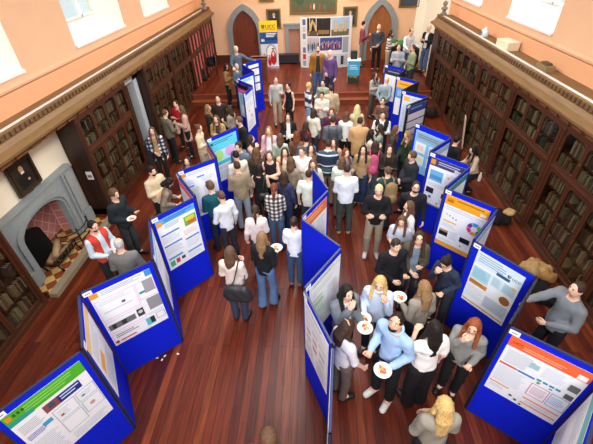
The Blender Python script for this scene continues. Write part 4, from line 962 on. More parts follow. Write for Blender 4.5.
D_M1 = [('t', .08, .03, .92, .1, 2, 0xa0a8b8), ('t', .08, .14, .92, .24, 4, LT), (.08, .28, .3, .36, 0xd8dce4), (.36, .28, .58, .36, 0xccd2de), (.64, .28, .9, .36, 0xd4dae2), (.1, .42, .28, .5, 0xc4b8b4), (.38, .42, .56, .5, 0xc9b4b0), (.66, .42, .88, .5, 0xb8c4d4), (.1, .56, .28, .64, 0xc8b8b8), (.38, .56, .56, .64, 0xc09a98), (.66, .56, .86, .64, 0xc4ccd8), ('t', .08, .7, .45, .95, 8, LT), ('t', .55, .7, .95, .95, 8, LT)]
D_M2 = [(0, 0, 1, .1, 0xd6e2d8), ('t', .1, .02, .9, .08, 2, 0x7a9a88), ('t', .1, .14, .9, .24, 4, LT), ('t', .1, .3, .48, .9, 9, 0xa8c8a8), ('t', .56, .3, .94, .9, 14, LT), (.12, .4, .44, .46, 0xb8d8b4), (.12, .56, .44, .62, 0xb0d4b8), (.1, .72, .16, .86, 0x6a5a5a)]
D_M4 = [(0, 0, 1, .2, 0xe87a3a), ('t', .1, .05, .9, .15, 2, 0xf8c4a0), ('t', .08, .26, .46, .9, 14, LT), ('t', .54, .26, .92, .9, 14, LT), (.1, .44, .44, .58, 0xd8c0b0), (.56, .6, .9, .74, 0xc4d0dc)]
D_N1 = [(0, 0, 1, .16, 0xec6538), ('t', .2, .08, .85, .14, 2, 0xf8b090), ('x', .05, .1, .05, 'UCC', 0x7a2a14), (.86, .08, .97, .15, 0xf4efe8), ('t', .05, .2, .42, .42, 8, GT), (.02, .44, .26, .47, 0xd85a48), (.27, .44, .5, .47, 0x3f7ec4), ('t', .04, .5, .46, .78, 9, LT), (.36, .24, .48, .32, 0x9fc4cc), ('t', .53, .2, .82, .38, 7, LT), (.52, .42, .58, .45, 0x2f86b8), (.6, .42, .66, .45, 0x2f86b8), (.68, .42, .74, .45, 0x2f86b8), (.76, .42, .82, .45, 0x2f86b8), (.54, .46, .58, .5, 0x52b848), (.7, .47, .74, .49, 0x2f86b8), ('o', .5, .52, .74, .74, 0xd0427a), ('t', .53, .56, .72, .7, 5, 0xd09ab0), ('o', .76, .52, .99, .74, 0x3f8fd0), ('t', .78, .56, .96, .7, 5, 0x8fb8dc), (.86, .26, .98, .36, 0x6a6a6e), (.88, .42, .98, .5, 0x56585c), (.02, .8, .3, .82, 0xec8a60), (.5, .8, .98, .82, 0xec8a60), (.5, .9, .98, .92, 0xec8a60), ('t', .04, .84, .3, .9, 2, LT), ('e', .36, .9, .025, 0x4a4a4e), ('e', .44, .93, .025, 0x5a4a44), ('e', .52, .96, .02, 0x4a4a4e), ('t', .55, .84, .95, .88, 2, LT)]
D_N2 = [(0, 0, 1, .22, 0xd4e6f2), ('t', .06, .03, .7, .18, 4, 0x8aa8c0), ('c', .74, .16, .05, 0x2a3a4a), ('x', .8, .155, .055, 'UCC', 0x2a3a4a), (.03, .27, .42, .5, 0xa8d4e4), ('t', .06, .3, .4, .46, 5, 0x7ab4cc), (.03, .52, .44, .6, 0xd08a3c), ('t', .06, .535, .4, .58, 2, 0x6a4420), (.5, .17, .78, .22, 0x2a5a86), (.46, .26, .68, .44, 0xc8dfec), (.7, .26, .96, .44, 0xbcd8e8), ('t', .48, .28, .66, .42, 5, 0x94b4c8), ('t', .72, .28, .94, .42, 5, 0x94b4c8), ('e', .9, .28, .035, 0xd8c060), ('e', .84, .56, .11, 0x9c6230), (.46, .5, .7, .62, 0xe8eef2), ('t', .05, .64, .44, .86, 8, LT), (.46, .66, .96, .88, 0xc8d0dc), ('t', .48, .68, .94, .86, 7, 0xa8b4c4), (.02, .93, .98, .96, 0xd8b070)]
D_N3 = [(0, 0, 1, .17, 0xf2a51e), ('t', .28, .03, .95, .08, 1, 0x9a6410), (.04, .05, .2, .12, 0xd87a14), ('x', .05, .115, .05, 'UCC', 0x6a3a08), (.82, .1, .96, .15, 0xf8e6c0), ('t', .05, .2, .95, .27, 2, LT), ('e', .12, .35, .02, 0xe08a3a), ('e', .2, .36, .02, 0x4a9a4a), ('e', .28, .38, .02, 0x3a6ab8), ('e', .36, .39, .02, 0xc04a4a), (.06, .46, .4, .49, 0xf2b95a), ('t', .05, .52, .42, .6, 3, LT), ('w', .8, .42, .17, (0x7ac043, 0x2fa8d8, 0x7a3a9c, 0xd83a7a, 0xe8a020, 0x20786a)), (.04, .66, .26, .78, 0xb09060), (.04, .7, .26, .78, 0x1e1e22), (.56, .66, .8, .76, 0x1e1e22), ('t', .3, .64, .5, .8, 6, LT), ('e', .62, .84, .02, 0x4a5a9a), (0, .91, 1, 1, 0xeda631), ('t', .06, .84, .5, .89, 2, LT)]
D_N4 = [(0, 0, 1, .16, 0x43406a), ('t', .25, .04, .95, .12, 2, 0xc8c8e0), (.02, .03, .16, .13, 0xe8962a), (.74, .1, .92, .16, 0xd0d0dc), (.06, .24, .46, .46, 0x6fb2dc), (.08, .34, .44, .42, 0x4a90c4), ('t', .54, .22, .94, .46, 9, LT), ('e', .62, .3, .03, 0xf0a030), ('e', .8, .36, .03, 0xf0b050), (.04, .62, .28, .74, 0x26282e), (.54, .66, .82, .76, 0x303238), ('e', .2, .82, .05, 0x4a7ec8), ('e', .46, .92, .04, 0xe8a040), ('t', .06, .5, .94, .58, 3, LT), ('t', .5, .8, .94, .9, 4, LT), (0, .97, 1, 1, 0x8a8a90)]
D_N5 = [(0, 0, 1, 1, 0x86c2ea), (.04, .04, .96, .2, 0x92a8b8), ('t', .1, .07, .9, .16, 2, 0x5a7890), (.06, .26, .42, .5, 0xdfeaf2), (.52, .26, .94, .5, 0xdfeaf2), (.12, .32, .34, .44, 0xe8cdb4), (.06, .56, .42, .8, 0xdfeaf2), (.52, .56, .94, .8, 0xdfeaf2), (.12, .62, .36, .7, 0xe8e2a8), ('t', .56, .3, .9, .46, 4, LT), ('t', .56, .6, .9, .76, 4, LT)]
D_N6 = [(0, 0, 1, .16, 0x27408c), ('t', .12, .04, .9, .11, 1, 0x8aa0d8), (0, .16, 1, 1, 0x1a2030), (.02, .19, .98, .36, 0xcfc9d8), (.02, .39, .98, .56, 0xc9c4d4), (.02, .59, .98, .76, 0xc9c4d4), (.02, .79, .98, .97, 0xc4c0d0)]
D_N7 = [(0, 0, 1, 1, 0xcfdff2), (.06, .04, .34, .15, 0xf2b92c), ('t', .4, .05, .9, .14, 2, 0xa0b0cc), ('t', .08, .25, .9, .9, 16, 0xb4c4dc)]
D_N8 = [(0, 0, 1, .2, 0xf2ae28), ('t', .15, .06, .9, .14, 1, 0xb07818), (0, .2, 1, .5, 0x6a9cd4), (.1, .28, .5, .44, 0x9cc0e4), (.04, .54, .46, .7, 0xeef0f4), (.04, .74, .46, .9, 0xeef0f4), (.54, .54, .96, .7, 0xe8ecf2), (.54, .74, .96, .9, 0xe8ecf2)]
D_N9 = [(0, 0, 1, .2, 0x2a2e40), ('t', .15, .06, .9, .14, 1, 0x9098b0), (.06, .28, .46, .5, 0xe4e6ea), (.54, .28, .94, .5, 0xe4e6ea), (.06, .55, .46, .78, 0xe0e2e8), (.54, .55, .94, .78, 0xe0e2e8)]
def D_L(c, c2=0xeef0f4): return [(0, 0, 1, .14, c), ('t', .1, .18, .9, .4, 6, LT), (.1, .45, .5, .6, c2), ('t', .1, .65, .9, .95, 9, LT)]
PX = dict(A1=(82.5, 349.5), B=(78.3, 294), C=(153, 260), D=(148.6, 220), E=(195.5, 196.3), F=(176, 172), G=(216.5, 157.5), H=(205.5, 139.5), I=(237.5, 126), K0=(236, 78.8), K1=(254, 71.8), J0=(243, 94.5), J1=(252.5, 85.5), Q0=(242, 64), Q1=(261, 59),
 c1=(333, 345.5), c2=(303.7, 289), c3=(341.5, 247), c4=(301, 218), c5=(328.5, 189.5), c6=(312.7, 168), n1a=(508.5, 325.5), n2a=(473.5, 240), n2b=(538, 277.5), n3a=(445, 187.5), n3b=(498, 208.5), n4a=(430, 151), n4b=(471, 165.8), n5a=(415.5, 122.5), n5b=(452, 137), d0=(406.7, 105.4), n7a=(402, 90), n7b=(429, 96.8), n8a=(396.5, 76), n8b=(419, 81.5), n9a=(385, 64), n9b=(406, 69))
Q = {k: np.array(tp(*v)) for k, v in PX.items()}
Q['A0'] = Q['A1']+(np.array((-2.89, 1.46))-np.array((-2.44, 2.10)))*.9/.782
Q['A9'] = np.array((-2.45, .62)); Q['c0'] = np.array((.13, 1.33)); Q['n1b'] = np.array((2.80, 1.95)); Q['n0a'] = np.array((2.2, 1.28))
BD = [('A0', 'A1', D_A, 'green-headed poster with a dark blue block', {}), ('A1', 'B', D_L(0xe8c080, 0xf0b040), 'pale poster with orange blocks, seen edge-on beside the green-headed one', {}), ('B', 'C', D_C, 'pink-ruled poster with grey microscope pictures', {}), ('C', 'D', D_L(0x9cc4e8), 'white poster with a light blue strip, seen edge-on', {}), ('D', 'E', D_E, 'blue-headed poster with a green and yellow chart', {}), ('E', 'F', D_L(0xe05a70, 0xe89a60), 'poster with pink and orange strips, seen at a slant', {}), ('F', 'G', D_G, 'pale lavender poster with small blue headings', {}), ('G', 'H', D_L(0xe8643a, 0xd05a8a), 'orange-red edged poster, seen at a slant', {}), ('H', 'I', D_I, 'turquoise poster with green and pink blobs', dict(u0=.05)), 
 ('J0', 'J1', D_K2, 'white poster with two faint red spots', {}), ('J1', 'K0', D_KL, 'black and magenta headed poster', {}), ('K0', 'K1', D_K, 'pale blue poster beside the magenta one', {}), ('K1', 'Q0', None, 'no poster, linking the farthest left boards', {}), ('Q0', 'Q1', D_SH, 'column of white sheets, beside the lectern', dict(u0=.2, u1=.8, bg=0x2a3a70)),
 ('c0', 'c1', D_L(0xa8c8e0), 'pale poster seen edge-on, nearest of the middle row', {}), ('c1', 'c2', D_M1, 'white poster with rows of small pictures', dict(u0=.06)), ('c2', 'c3', D_M2, 'pale green poster at the near right of the middle row', dict(u0=.1, u1=.86)), ('c3', 'c4', None, 'bare blue face in the middle row, the larger one', {}), ('c4', 'c5', D_M4, 'orange-headed poster in the middle row', {}), ('c5', 'c6', None, 'bare blue face at the far end of the middle row', {}),
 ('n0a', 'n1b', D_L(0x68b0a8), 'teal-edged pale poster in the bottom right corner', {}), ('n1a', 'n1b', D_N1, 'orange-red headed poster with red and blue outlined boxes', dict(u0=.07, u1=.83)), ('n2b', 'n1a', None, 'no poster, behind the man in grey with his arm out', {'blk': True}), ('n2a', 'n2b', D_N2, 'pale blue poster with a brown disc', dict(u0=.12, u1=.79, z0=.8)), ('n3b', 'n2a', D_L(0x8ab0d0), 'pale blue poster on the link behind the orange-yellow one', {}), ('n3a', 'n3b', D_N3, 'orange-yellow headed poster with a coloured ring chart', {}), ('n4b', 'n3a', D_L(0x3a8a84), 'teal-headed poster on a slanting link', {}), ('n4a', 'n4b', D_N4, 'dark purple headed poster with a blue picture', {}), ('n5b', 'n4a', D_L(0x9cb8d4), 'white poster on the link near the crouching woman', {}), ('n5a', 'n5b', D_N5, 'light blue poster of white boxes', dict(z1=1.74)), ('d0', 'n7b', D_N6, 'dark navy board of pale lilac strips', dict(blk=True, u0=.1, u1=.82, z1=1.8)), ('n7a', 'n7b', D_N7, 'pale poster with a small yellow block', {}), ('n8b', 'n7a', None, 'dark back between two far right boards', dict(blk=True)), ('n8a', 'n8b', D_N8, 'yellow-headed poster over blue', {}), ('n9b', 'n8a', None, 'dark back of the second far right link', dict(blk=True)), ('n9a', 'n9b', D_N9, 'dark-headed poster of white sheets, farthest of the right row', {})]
for a, b2, des, lab, kw in BD:
    kw = dict(kw); blk = kw.pop('blk', False)
    card = des is not None and not (a[0] in 'n' and b2[0] == 'n' and a[1] != b2[1])
    r, L = board(Q[a], Q[b2], ('blue display board carrying the '+lab if des else 'display board with '+lab), blk, card)
    if des: poster(r, L, des, lab, **kw)

# ------------------------------------------------------------------ the people
QUEUE = []
def P(*a, **k): QUEUE.append((a, k))
NAVY, BLKC, JEAN, DJEAN, LJEAN, KHAKI, WHT, GREY = 0x1f2536, 0x1a1a1c, 0x44607f, 0x2b3a55, 0x8a9eb2, 0xa39278, 0xe6e3df, 0x8b8a88
# near the camera
P(1, 269, 437, 'top of a tousled brown-haired head at the bottom edge of the photo', face=0, hair='curly', hc='m', top=0x4a4a44)
P(2, 444, 405, 'woman with very long blonde hair at the bottom edge, seen from behind', H=1.66, face=-5, arms='ss', hair='vlong', hc='y', fem=1, top=0x8c8578, hp=4)
P(3, 396, 322, 'bearded man in a light blue shirt looking up and holding a plate', H=1.78, face=226, arms='ff', hp=-16, hy=8, fat=.84, hair='short', hc='k', skin='b', beard=1, top=0x9db9dc, tk='shirt', legs=BLKC, shoe=0xd9d4cc, collar=0xa4c0e0)
P(4, 434, 328, 'woman in a white T-shirt with long black hair down her back', H=1.70, face=-15, arms='nd', hair='vlong', hc='k', fem=1, top=0xe9e3dc, tk='shirt', sl=.4, legs=0x1d1c1f, lk='wide', hem=.95)
P(5, 474, 326, 'red-haired woman in a grey jumper with one hand on her face', H=1.66, face=215, arms='fm', hp=20, hair='half', hc='r', fem=1, top=0x82807c, legs=BLKC)
P(6, 347, 292, 'dark-haired woman in a grey jacket eating beside the green poster', H=1.68, face=150, arms='fm', hp=12, hair='half', hc='k', fem=1, top=0x6b7076, tk='jacket', inner=0xe9e6e2, legs=BLKC, skin='a')
P(7, 380, 283, 'blonde woman in a pale blue shirt looking down at her plate', H=1.70, face=200, arms='nf', hp=24, hair='half', hc='y', fem=1, top=0xbcc8de, tk='shirt', legs=NAVY, collar=0xc4cfe2)
P(8, 339, 327, 'girl with a hair clip reading the poster on the middle row', H=1.60, face=60, arms='dw', hp=25, hair='half', hc='b', fem=1, top=0xd8d2d6, tk='shirt', sl=.6, legs=0x6a5a55, dx=.1)
P(9, 424, 287, 'woman with long fair hair in a beige jumper carrying a plate, seen from behind', H=1.68, face=-25, arms='fd', hair='vlong', hc='l', fem=1, top=0x8d8478, legs=0x22201f, lk='wide', hp=10)
P(10, 446, 262, 'dark-haired person in a navy sweatshirt bending over a hand', H=1.66, face=235, arms='fm', hp=30, lean=14, hair='bun', hc='k', fem=1, top=0x2b3346, legs=0x2a2c33, skin='a')
P(11, 419, 238, 'woman in glasses and an olive coat with long wavy brown hair', H=1.68, face=188, arms='ks', hp=-4, hair='half', hc='b', fem=1, glasses=1, top=0x4c4636, tk='coat', hem=.55, inner=0x6d7c8c, legs=0x252a33)
P(12, 396, 245, 'person in black with sunglasses pushed up on dark hair', H=1.70, face=165, arms='fs', hp=14, hair='short', hc='b', top=0x17171a, tk='shirt', legs=BLKC)
P(13, 402, 221, 'brown-haired girl in a pale grey T-shirt looking down', H=1.64, face=205, arms='sk', hp=22, hair='half', hc='m', fem=1, top=0xb9bfca, tk='shirt', sl=.45, legs=0x3a4254)
P(14, 409, 206, 'woman with straight light brown hair in a white jumper, in profile', H=1.68, face=265, arms='ds', hair='vlong', hc='m', fem=1, top=0xe0d8d0, legs=0x34343c)
P(15, 416, 187, 'bearded man in glasses and a black jumper in front of the purple-headed poster', H=1.80, face=190, arms='db', hp=2, hair='short', hc='b', beard=1, glasses=1, top=0x1e1f22, legs=BLKC)
P(16, 379, 190, 'blond man in a black jumper and khaki trousers with folded arms', H=1.80, face=185, arms='cx', hp=14, hair='short', hc='Y', top=0x161619, legs=KHAKI, shoe=0xcfcac2)
P(17, 388, 171, 'person in a green jumper with a tan rucksack, seen from behind', H=1.66, face=-15, arms='kk', hair='short', hc='m', top=0x24403a, legs=0x3a4048)
P(18, 412, 156, 'boy in a black puffer jacket in front of the light blue poster', H=1.74, face=255, arms='ss', hp=12, hair='curly', hc='m', top=0x24262b, tk='jacket', legs=0x1f2024, fat=1.1)
P(19, 388, 149, 'woman in a black leather jacket holding a dark folder', H=1.70, face=185, arms='kk', hair='half', hc='b', fem=1, top=0x24221f, tk='jacket', legs=0x1f2024)
P(20, 396, 130, 'brown-haired woman beside the one in dark green, facing right', H=1.66, face=110, arms='dd', hair='half', hc='m', fem=1, top=0x3c3a2e, tk='jacket', legs=0x26262a, hp=5)
P(21, 406, 134, 'woman in a dark green jacket with light brown hair, facing left', H=1.68, face=250, arms='ds', hair='half', hc='l', fem=1, top=0x24301f, tk='jacket', legs=0x20242c, hp=15)
P(22, 372, 147, 'woman in maroon with a pink rucksack, seen from behind', H=1.66, face=10, arms='dd', hair='half', hc='b', fem=1, top=0x5a2026, legs=0x5a6270, lk='wide')
P(23, 361, 149, 'woman with long black hair in a tan top and dark jeans', H=1.68, face=192, arms='dd', hair='half', hc='k', fem=1, top=0xa2835f, legs=DJEAN, lk='wide')
P(24, 350, 152, 'woman with wavy auburn hair and a blue-grey scarf', H=1.66, face=150, arms='kd', hair='half', hc='a', fem=1, top=0x7d8a92, legs=0x33373f, hp=6)
P(25, 343, 163, 'person in a pale mint jacket standing behind the white sweatshirt', H=1.66, face=20, arms='ks', hair='bob', hc='m', fem=1, top=0xd3dcd0, tk='jacket', legs=0x7a6a5a, dy=.12)
P(26, 347, 169, 'man in a white sweatshirt and dark green trousers, seen from behind', H=1.80, face=0, arms='kk', hair='short', hc='b', top=0xe3e6ec, legs=0x3d423c, fat=1.12, shoe=0x9a8a68, hp=12)
P(27, 322, 142, 'man in a navy jumper with pale green and white stripes, seen from behind', H=1.82, face=5, arms='sd', hair='short', hc='b', topmat=stripes(((0, 0x1d2740), (.30, 0xb9c0c8), (.38, 0x24405a), (.5, 0x3e6a52), (.58, 0x1d2740), (.7, 0xc9cdd2), (.76, 0x1d2740)), .42, 'navy_striped_knit'), legs=0x9a8468, fat=1.15, collar=0xd8dce4)
P(28, 333, 143, 'dark-haired woman in a peach top beside the navy striped jumper', H=1.66, face=200, arms='kd', hair='half', hc='b', fem=1, top=0xd09a7c, legs=0x3a3438)
P(29, 315, 147, 'person with short hair peering out left of the navy striped jumper', H=1.66, face=165, arms='dd', hair='bob', hc='b', fem=1, top=0x8a6a50, legs=0x2e2e34)
P(30, 313, 163, 'woman with a brown fringe and cream top by the tip of the middle boards', H=1.66, face=185, arms='dd', hair='fringe', hc='m', fem=1, top=0xd8cfbe, legs=0x4a4c54)
P(31, 303, 150, 'man in a white T-shirt looking at a phone in folded hands', H=1.78, face=188, arms='ks', hp=16, hair='short', hc='m', top=0xe7e5e6, tk='shirt', sl=.5, legs=BLKC, fat=1.1)
P(32, 309, 174, 'man in a pale mint T-shirt next to the tip of the middle boards', H=1.72, face=15, arms='dd', hair='short', hc='b', top=0xd9ddd0, tk='shirt', sl=.45, legs=0x333a46)
P(33, 284, 152, 'dark-haired woman in an orange-peach cardigan facing the camera', H=1.68, face=178, arms='kd', hair='half', hc='b', fem=1, top=0xd8a47c, tk='jacket', inner=0xe8d8c8, legs=0x2a2a2e)
P(34, 269, 155, 'woman in a black sleeveless top with folded bare arms', H=1.72, face=180, arms='cx', hair='bun', hc='m', fem=1, top=0x1b1b1d, tk='vest', sl=0, legs=0x1c1b1e)
P(35, 257, 152, 'woman with long straight brown hair, back turned, beside the folded arms', H=1.70, face=-5, arms='ks', hair='vlong', hc='m', fem=1, top=0x3a2f28, legs=0x201f22)
P(36, 259, 168, 'person with black hair and black strappy top, back turned', H=1.64, face=0, arms='ks', hair='bob', hc='k', fem=1, top=0x151517, tk='vest', sl=0, legs=BLKC)
P(37, 291, 161, 'woman in a taupe T-shirt with brown hair pinned up, back turned', H=1.72, face=10, arms='ks', hair='half', hc='m', fem=1, top=0x877868, tk='shirt', sl=.5, legs=0x1b1a1d)
P(38, 284, 176, 'woman in navy with long dark brown hair, back turned', H=1.66, face=10, arms='sd', hair='half', hc='b', fem=1, top=0x2c3450, legs=0x26304c, lk='wide')
P(39, 274, 188, 'person in a black and white checked shirt with a long plait', H=1.70, face=-2, arms='kk', hair='pony', hc='a', fem=1, topmat=plaid(0xd8d2c8, 0x6f6a66, 0x232427, .085, 'checked_shirt'), legs=0x4c6884, fat=1.1, tk='shirt')
P(40, 237, 166, 'man in a taupe jumper and pale jeans before the turquoise poster', H=1.80, face=-25, arms='kd', hair='short', hc='b', top=0x8b7a64, legs=0x8d99a6, fat=1.1, hp=14)
P(41, 235, 157, 'man in a cream jumper standing close to the turquoise poster', H=1.76, face=-35, arms='kk', hair='short', hc='k', top=0xd8cfb8, legs=0x3a3d44, hp=10, dy=.15)
P(42, 210, 186, 'curly-haired person in a teal jumper before the lavender poster', H=1.74, face=-40, arms='ks', hair='curly', hc='m', top=0x14505a, legs=0x20242b, hp=10)
P(43, 221, 196, 'man in a white jumper and dark trousers before the lavender poster', H=1.74, face=-50, arms='sd', hair='short', hc='m', top=0xd6d8dc, legs=0x26282e, hp=10)
P(44, 255, 210, 'woman in a pale pink jumper with a long brown ponytail', H=1.68, face=-5, arms='dk', hair='pony', hc='b', fem=1, top=0xe2d3d0, legs=0x2c3038)
P(45, 262, 237, 'woman in a black jumper and flared jeans with long blonde hair', H=1.68, face=15, arms='kf', hair='vlong', hc='l', fem=1, top=0x17191b, legs=0x56739a, lk='flare', stride=.06)
P(46, 294, 222, 'woman in a white T-shirt and jeans with a brown ponytail', H=1.66, face=10, arms='kd', hair='bun', hc='b', fem=1, top=0xe4e6ee, tk='shirt', sl=.5, legs=0x3c5474, shoe=0x8a6a5c)
P(47, 230, 252, 'woman in a cream jumper with a black shoulder bag', H=1.66, face=8, arms='sk', hair='half', hc='m', fem=1, top=0xd9c8bc, tk='shirt', sl=.75, legs=0x333c52, hem=.95)
P(48, 238, 148, 'curly-haired man in a grey hooded jacket near the turquoise poster', H=1.76, face=200, arms='dd', hp=12, hair='curly', hc='b', top=0x5d6672, tk='hoodie', legs=0x2a2d34)
P(49, 251, 139, 'woman with long dark hair in a pale pink sleeveless top, in profile', H=1.68, face=80, arms='kn', hair='half', hc='b', fem=1, top=0xd3a79c, sl=.3, tk='shirt', legs=0x2a2528)
P(50, 239, 121, 'man in a black jacket with a brown cap of hair beside the white red-spotted poster', H=1.78, face=235, arms='ss', hp=8, hair='curly', hc='m', top=0x1b1c1e, tk='jacket', legs=0x1d1e22)
P(51, 270, 131, 'blonde woman in a pink blazer over a white top', H=1.70, face=185, arms='sd', hair='half', hc='l', fem=1, top=0xd9b3c6, tk='jacket', inner=0xe6e2e0, legs=0x1a181c)
P(52, 288, 117, 'woman in a black blazer and white shirt holding something yellow', H=1.68, face=180, arms='ff', hair='half', hc='b', fem=1, top=0x1c1c20, tk='jacket', inner=0xe8e4e0, legs=BLKC)
P(53, 284, 137, 'person in pale green with brown hair, back turned, below the black blazer', H=1.64, face=5, arms='dd', hair='half', hc='m', fem=1, top=0xa7b3a2, legs=0x5c6670)
P(54, 297, 141, 'woman with long auburn hair, back turned, behind the white T-shirt', H=1.66, face=10, arms='dd', hair='vlong', hc='a', fem=1, top=0x6a4a38, legs=0x22242a, dy=.15)
P(55, 304, 140, 'dark-haired person in steel blue just behind the white T-shirt', H=1.70, face=0, arms='ss', hair='short', hc='k', top=0x4a6680, legs=0x22242a)
P(56, 306, 125, 'woman in a maroon jumper with dark brown hair, back turned', H=1.62, face=40, arms='kd', hair='half', hc='b', fem=1, top=0x5f1f2e, legs=0x20222a)
P(57, 314, 112, 'dark-haired person in a cream gilet turned away from the camera', H=1.66, face=35, arms='ks', hair='bob', hc='b', fem=1, top=0xd9d2c0, tk='jacket', legs=0x33363c)
P(58, 309, 86, 'fair-haired person in a white jumper with broad navy stripes', H=1.74, face=70, arms='kd', hair='curly', hc='y', topmat=stripes(((0, 0x232c44), (.5, 0xd9dcde)), .27, 'broad_striped_knit'), legs=0x8fa3bd, hp=8)
P(59, 322, 95, 'person in a cream cardigan with dark hair looking down before the stage', H=1.68, face=195, arms='kk', hp=22, hair='short', hc='b', top=0xcfcabc, tk='jacket', legs=LJEAN)
P(60, 323, 84, 'dark-haired person in sage green beside the stage step', H=1.70, face=200, arms='dd', hair='bun', hc='k', top=0x8d9c86, legs=0x6c7a88, dy=.1)
P(61, 331, 89, 'man in a beige jacket and jeans with his back turned before the stage', H=1.76, face=-15, arms='kd', hair='short', hc='b', top=0xb4a084, tk='jacket', legs=0x50708c)
P(62, 334, 112, 'brown-haired person in a purple-maroon jumper facing the camera', H=1.74, face=190, arms='ks', hair='curly', hc='a', top=0x54263c, legs=0x2a2a30, hp=12)
P(63, 333, 120, 'person in a grey hooded top with a rucksack, seen from behind', H=1.76, face=0, arms='kk', hair='short', hc='b', top=0x5c626a, tk='hoodie', legs=0x26282e, fat=1.1)
P(64, 344, 115, 'person in a white top with black straps and light brown hair', H=1.68, face=20, arms='ks', hair='bob', hc='m', fem=1, top=0xe3e0da, legs=0x1b1a1d)
P(65, 360, 121, 'man in a tan coat with dark hair, seen from behind', H=1.80, face=5, arms='kk', hair='short', hc='b', top=0xbd9466, tk='coat', hem=.7, legs=0x26262a, fat=1.15)
P(66, 358, 111, 'woman with very long straight blonde hair before the stage', H=1.66, face=0, arms='ss', hair='vlong', hc='Y', fem=1, top=0xc9b48c, legs=0x3a3a40, dy=.2)
P(67, 383, 115, 'man in a dark gilet over white shirt sleeves looking down', H=1.76, face=190, arms='ks', hp=18, hair='short', hc='b', top=0xdfe1e4, vest=0x1e1f24, legs=0x22232a)
P(68, 383, 101, 'person in a dark floral top with black hair near the yellow-headed poster', H=1.66, face=200, arms='ks', hair='short', hc='k', fem=1, topmat=plaid(0x2a2622, 0x6a5a44, 0x7a2f2c, .06, 'dark_floral_cloth'), legs=BLKC)
P(69, 372, 133, 'woman with long dark hair in a cream top, in profile facing right', H=1.66, face=80, arms='kk', hair='half', hc='k', fem=1, top=0xd2c4ac, legs=0x2a2a2e)
P(70, 381, 128, 'woman with dark hair in a sage jumper, in profile facing left', H=1.66, face=285, arms='nk', hair='half', hc='b', fem=1, top=0x8a9484, legs=0x2e3034)
P(71, 387, 80, 'bald man in a blue-grey shirt with his hands behind him', H=1.76, face=35, arms='bb', hair='bald', top=0x86989f, tk='shirt', legs=0x3b3528, fat=1.15)
P(72, 375, 75, 'woman in a grey top standing left of the bald man', H=1.68, face=130, arms='nk', hair='half', hc='b', fem=1, top=0xa3a29c, legs=0x54483c)
# on and by the stage
ZS = .381
P(73, 318, 49, 'man in a mustard brown jacket and jeans standing on the stage', H=1.80, face=178, arms='dd', hair='short', hc='m', beard=1, top=0x8c5c1e, tk='jacket', inner=0x2e2a26, legs=0x3c5274, zb=ZS, stride=.08)
P(74, 330, 53, 'bald man in a purple jumper and dark jeans standing on the stage', H=1.76, face=215, arms='ds', hair='bald', top=0x5c3f6e, legs=0x26304a, zb=ZS)
P(75, 276, 79, 'young man in a pale grey jumper and beige trousers by the step', H=1.78, face=160, arms='kd', hair='short', hc='m', top=0xa9a9a2, legs=0xa8967c, stride=.08, dy=-.1)
P(76, 288, 86, 'woman in a black sleeveless dress top beside the pale grey jumper', H=1.66, face=215, arms='dd', hair='bun', hc='k', fem=1, top=0x17171a, tk='vest', sl=0, hem=.7, legs=BLKC)
P(77, 236, 49, 'white-haired man in a blue-grey jumper leaning by the lectern', H=1.76, face=150, arms='oq', hair='balding', hc='w', top=0x505c6c, legs=0x33322f, zb=ZS, fat=1.1)
P(78, 239, 63, 'grey-haired person in steel blue partly behind the farthest left board', H=1.75, face=120, dy=-.5, arms='kk', hair='short', hc='g', top=0x5a6674, legs=0x2a2c30)
P(79, 226, 67, 'dark-haired woman in a camel coat left of the farthest boards', H=1.70, face=95, arms='sk', hair='bob', hc='k', fem=1, top=0x9a7348, tk='coat', hem=.75, legs=BLKC)
P(80, 364, 24, 'man in a dusty red shirt and grey trousers by the right arched doorway', H=1.82, face=95, arms='sk', hair='short', hc='k', top=0x86404a, tk='shirt', legs=0x6a6a6c, zb=ZS)
P(81, 379, 27, 'man in a charcoal jumper holding papers in the right arched doorway', H=1.82, face=180, arms='sd', hair='bald', top=0x3c4048, legs=0x17171a, zb=ZS, fat=1.1)
P(82, 391, 33, 'woman in a striped top and beige trousers right of the arched doorway', H=1.70, face=100, arms='kk', hair='bob', hc='b', fem=1, topmat=stripes(((0, 0xd4cec2), (.6, 0x5a5854)), .11, 'fine_striped_knit'), legs=0x9a8a70, lk='wide', zb=ZS)
P(83, 399, 47, 'person in pale grey-blue in front of the black-clothed table', H=1.66, face=200, arms='kk', hair='short', hc='m', top=0x96a0aa, tk='shirt', legs=0x3a3d44, zb=ZS)
P(84, 413, 48, 'person in sage green in front of the black-clothed table', H=1.68, face=260, arms='ks', hair='short', hc='m', top=0x7f8a68, legs=0x2c2e34, zb=ZS)
P(85, 413, 33, 'man in a white shirt and jeans leaning over the black-clothed table', H=1.80, face=150, arms='qq', hair='balding', hc='m', top=0xdfe2e4, tk='shirt', legs=0x4c74a2, zb=ZS, lean=8, dy=.3)
P(86, 429, 28, 'man in a black jacket by the white corner at the far right', H=1.80, face=235, arms='kk', hair='balding', hc='g', top=0x1d1e22, tk='jacket', inner=0xd8d8d8, legs=0x4a5f80, zb=ZS)
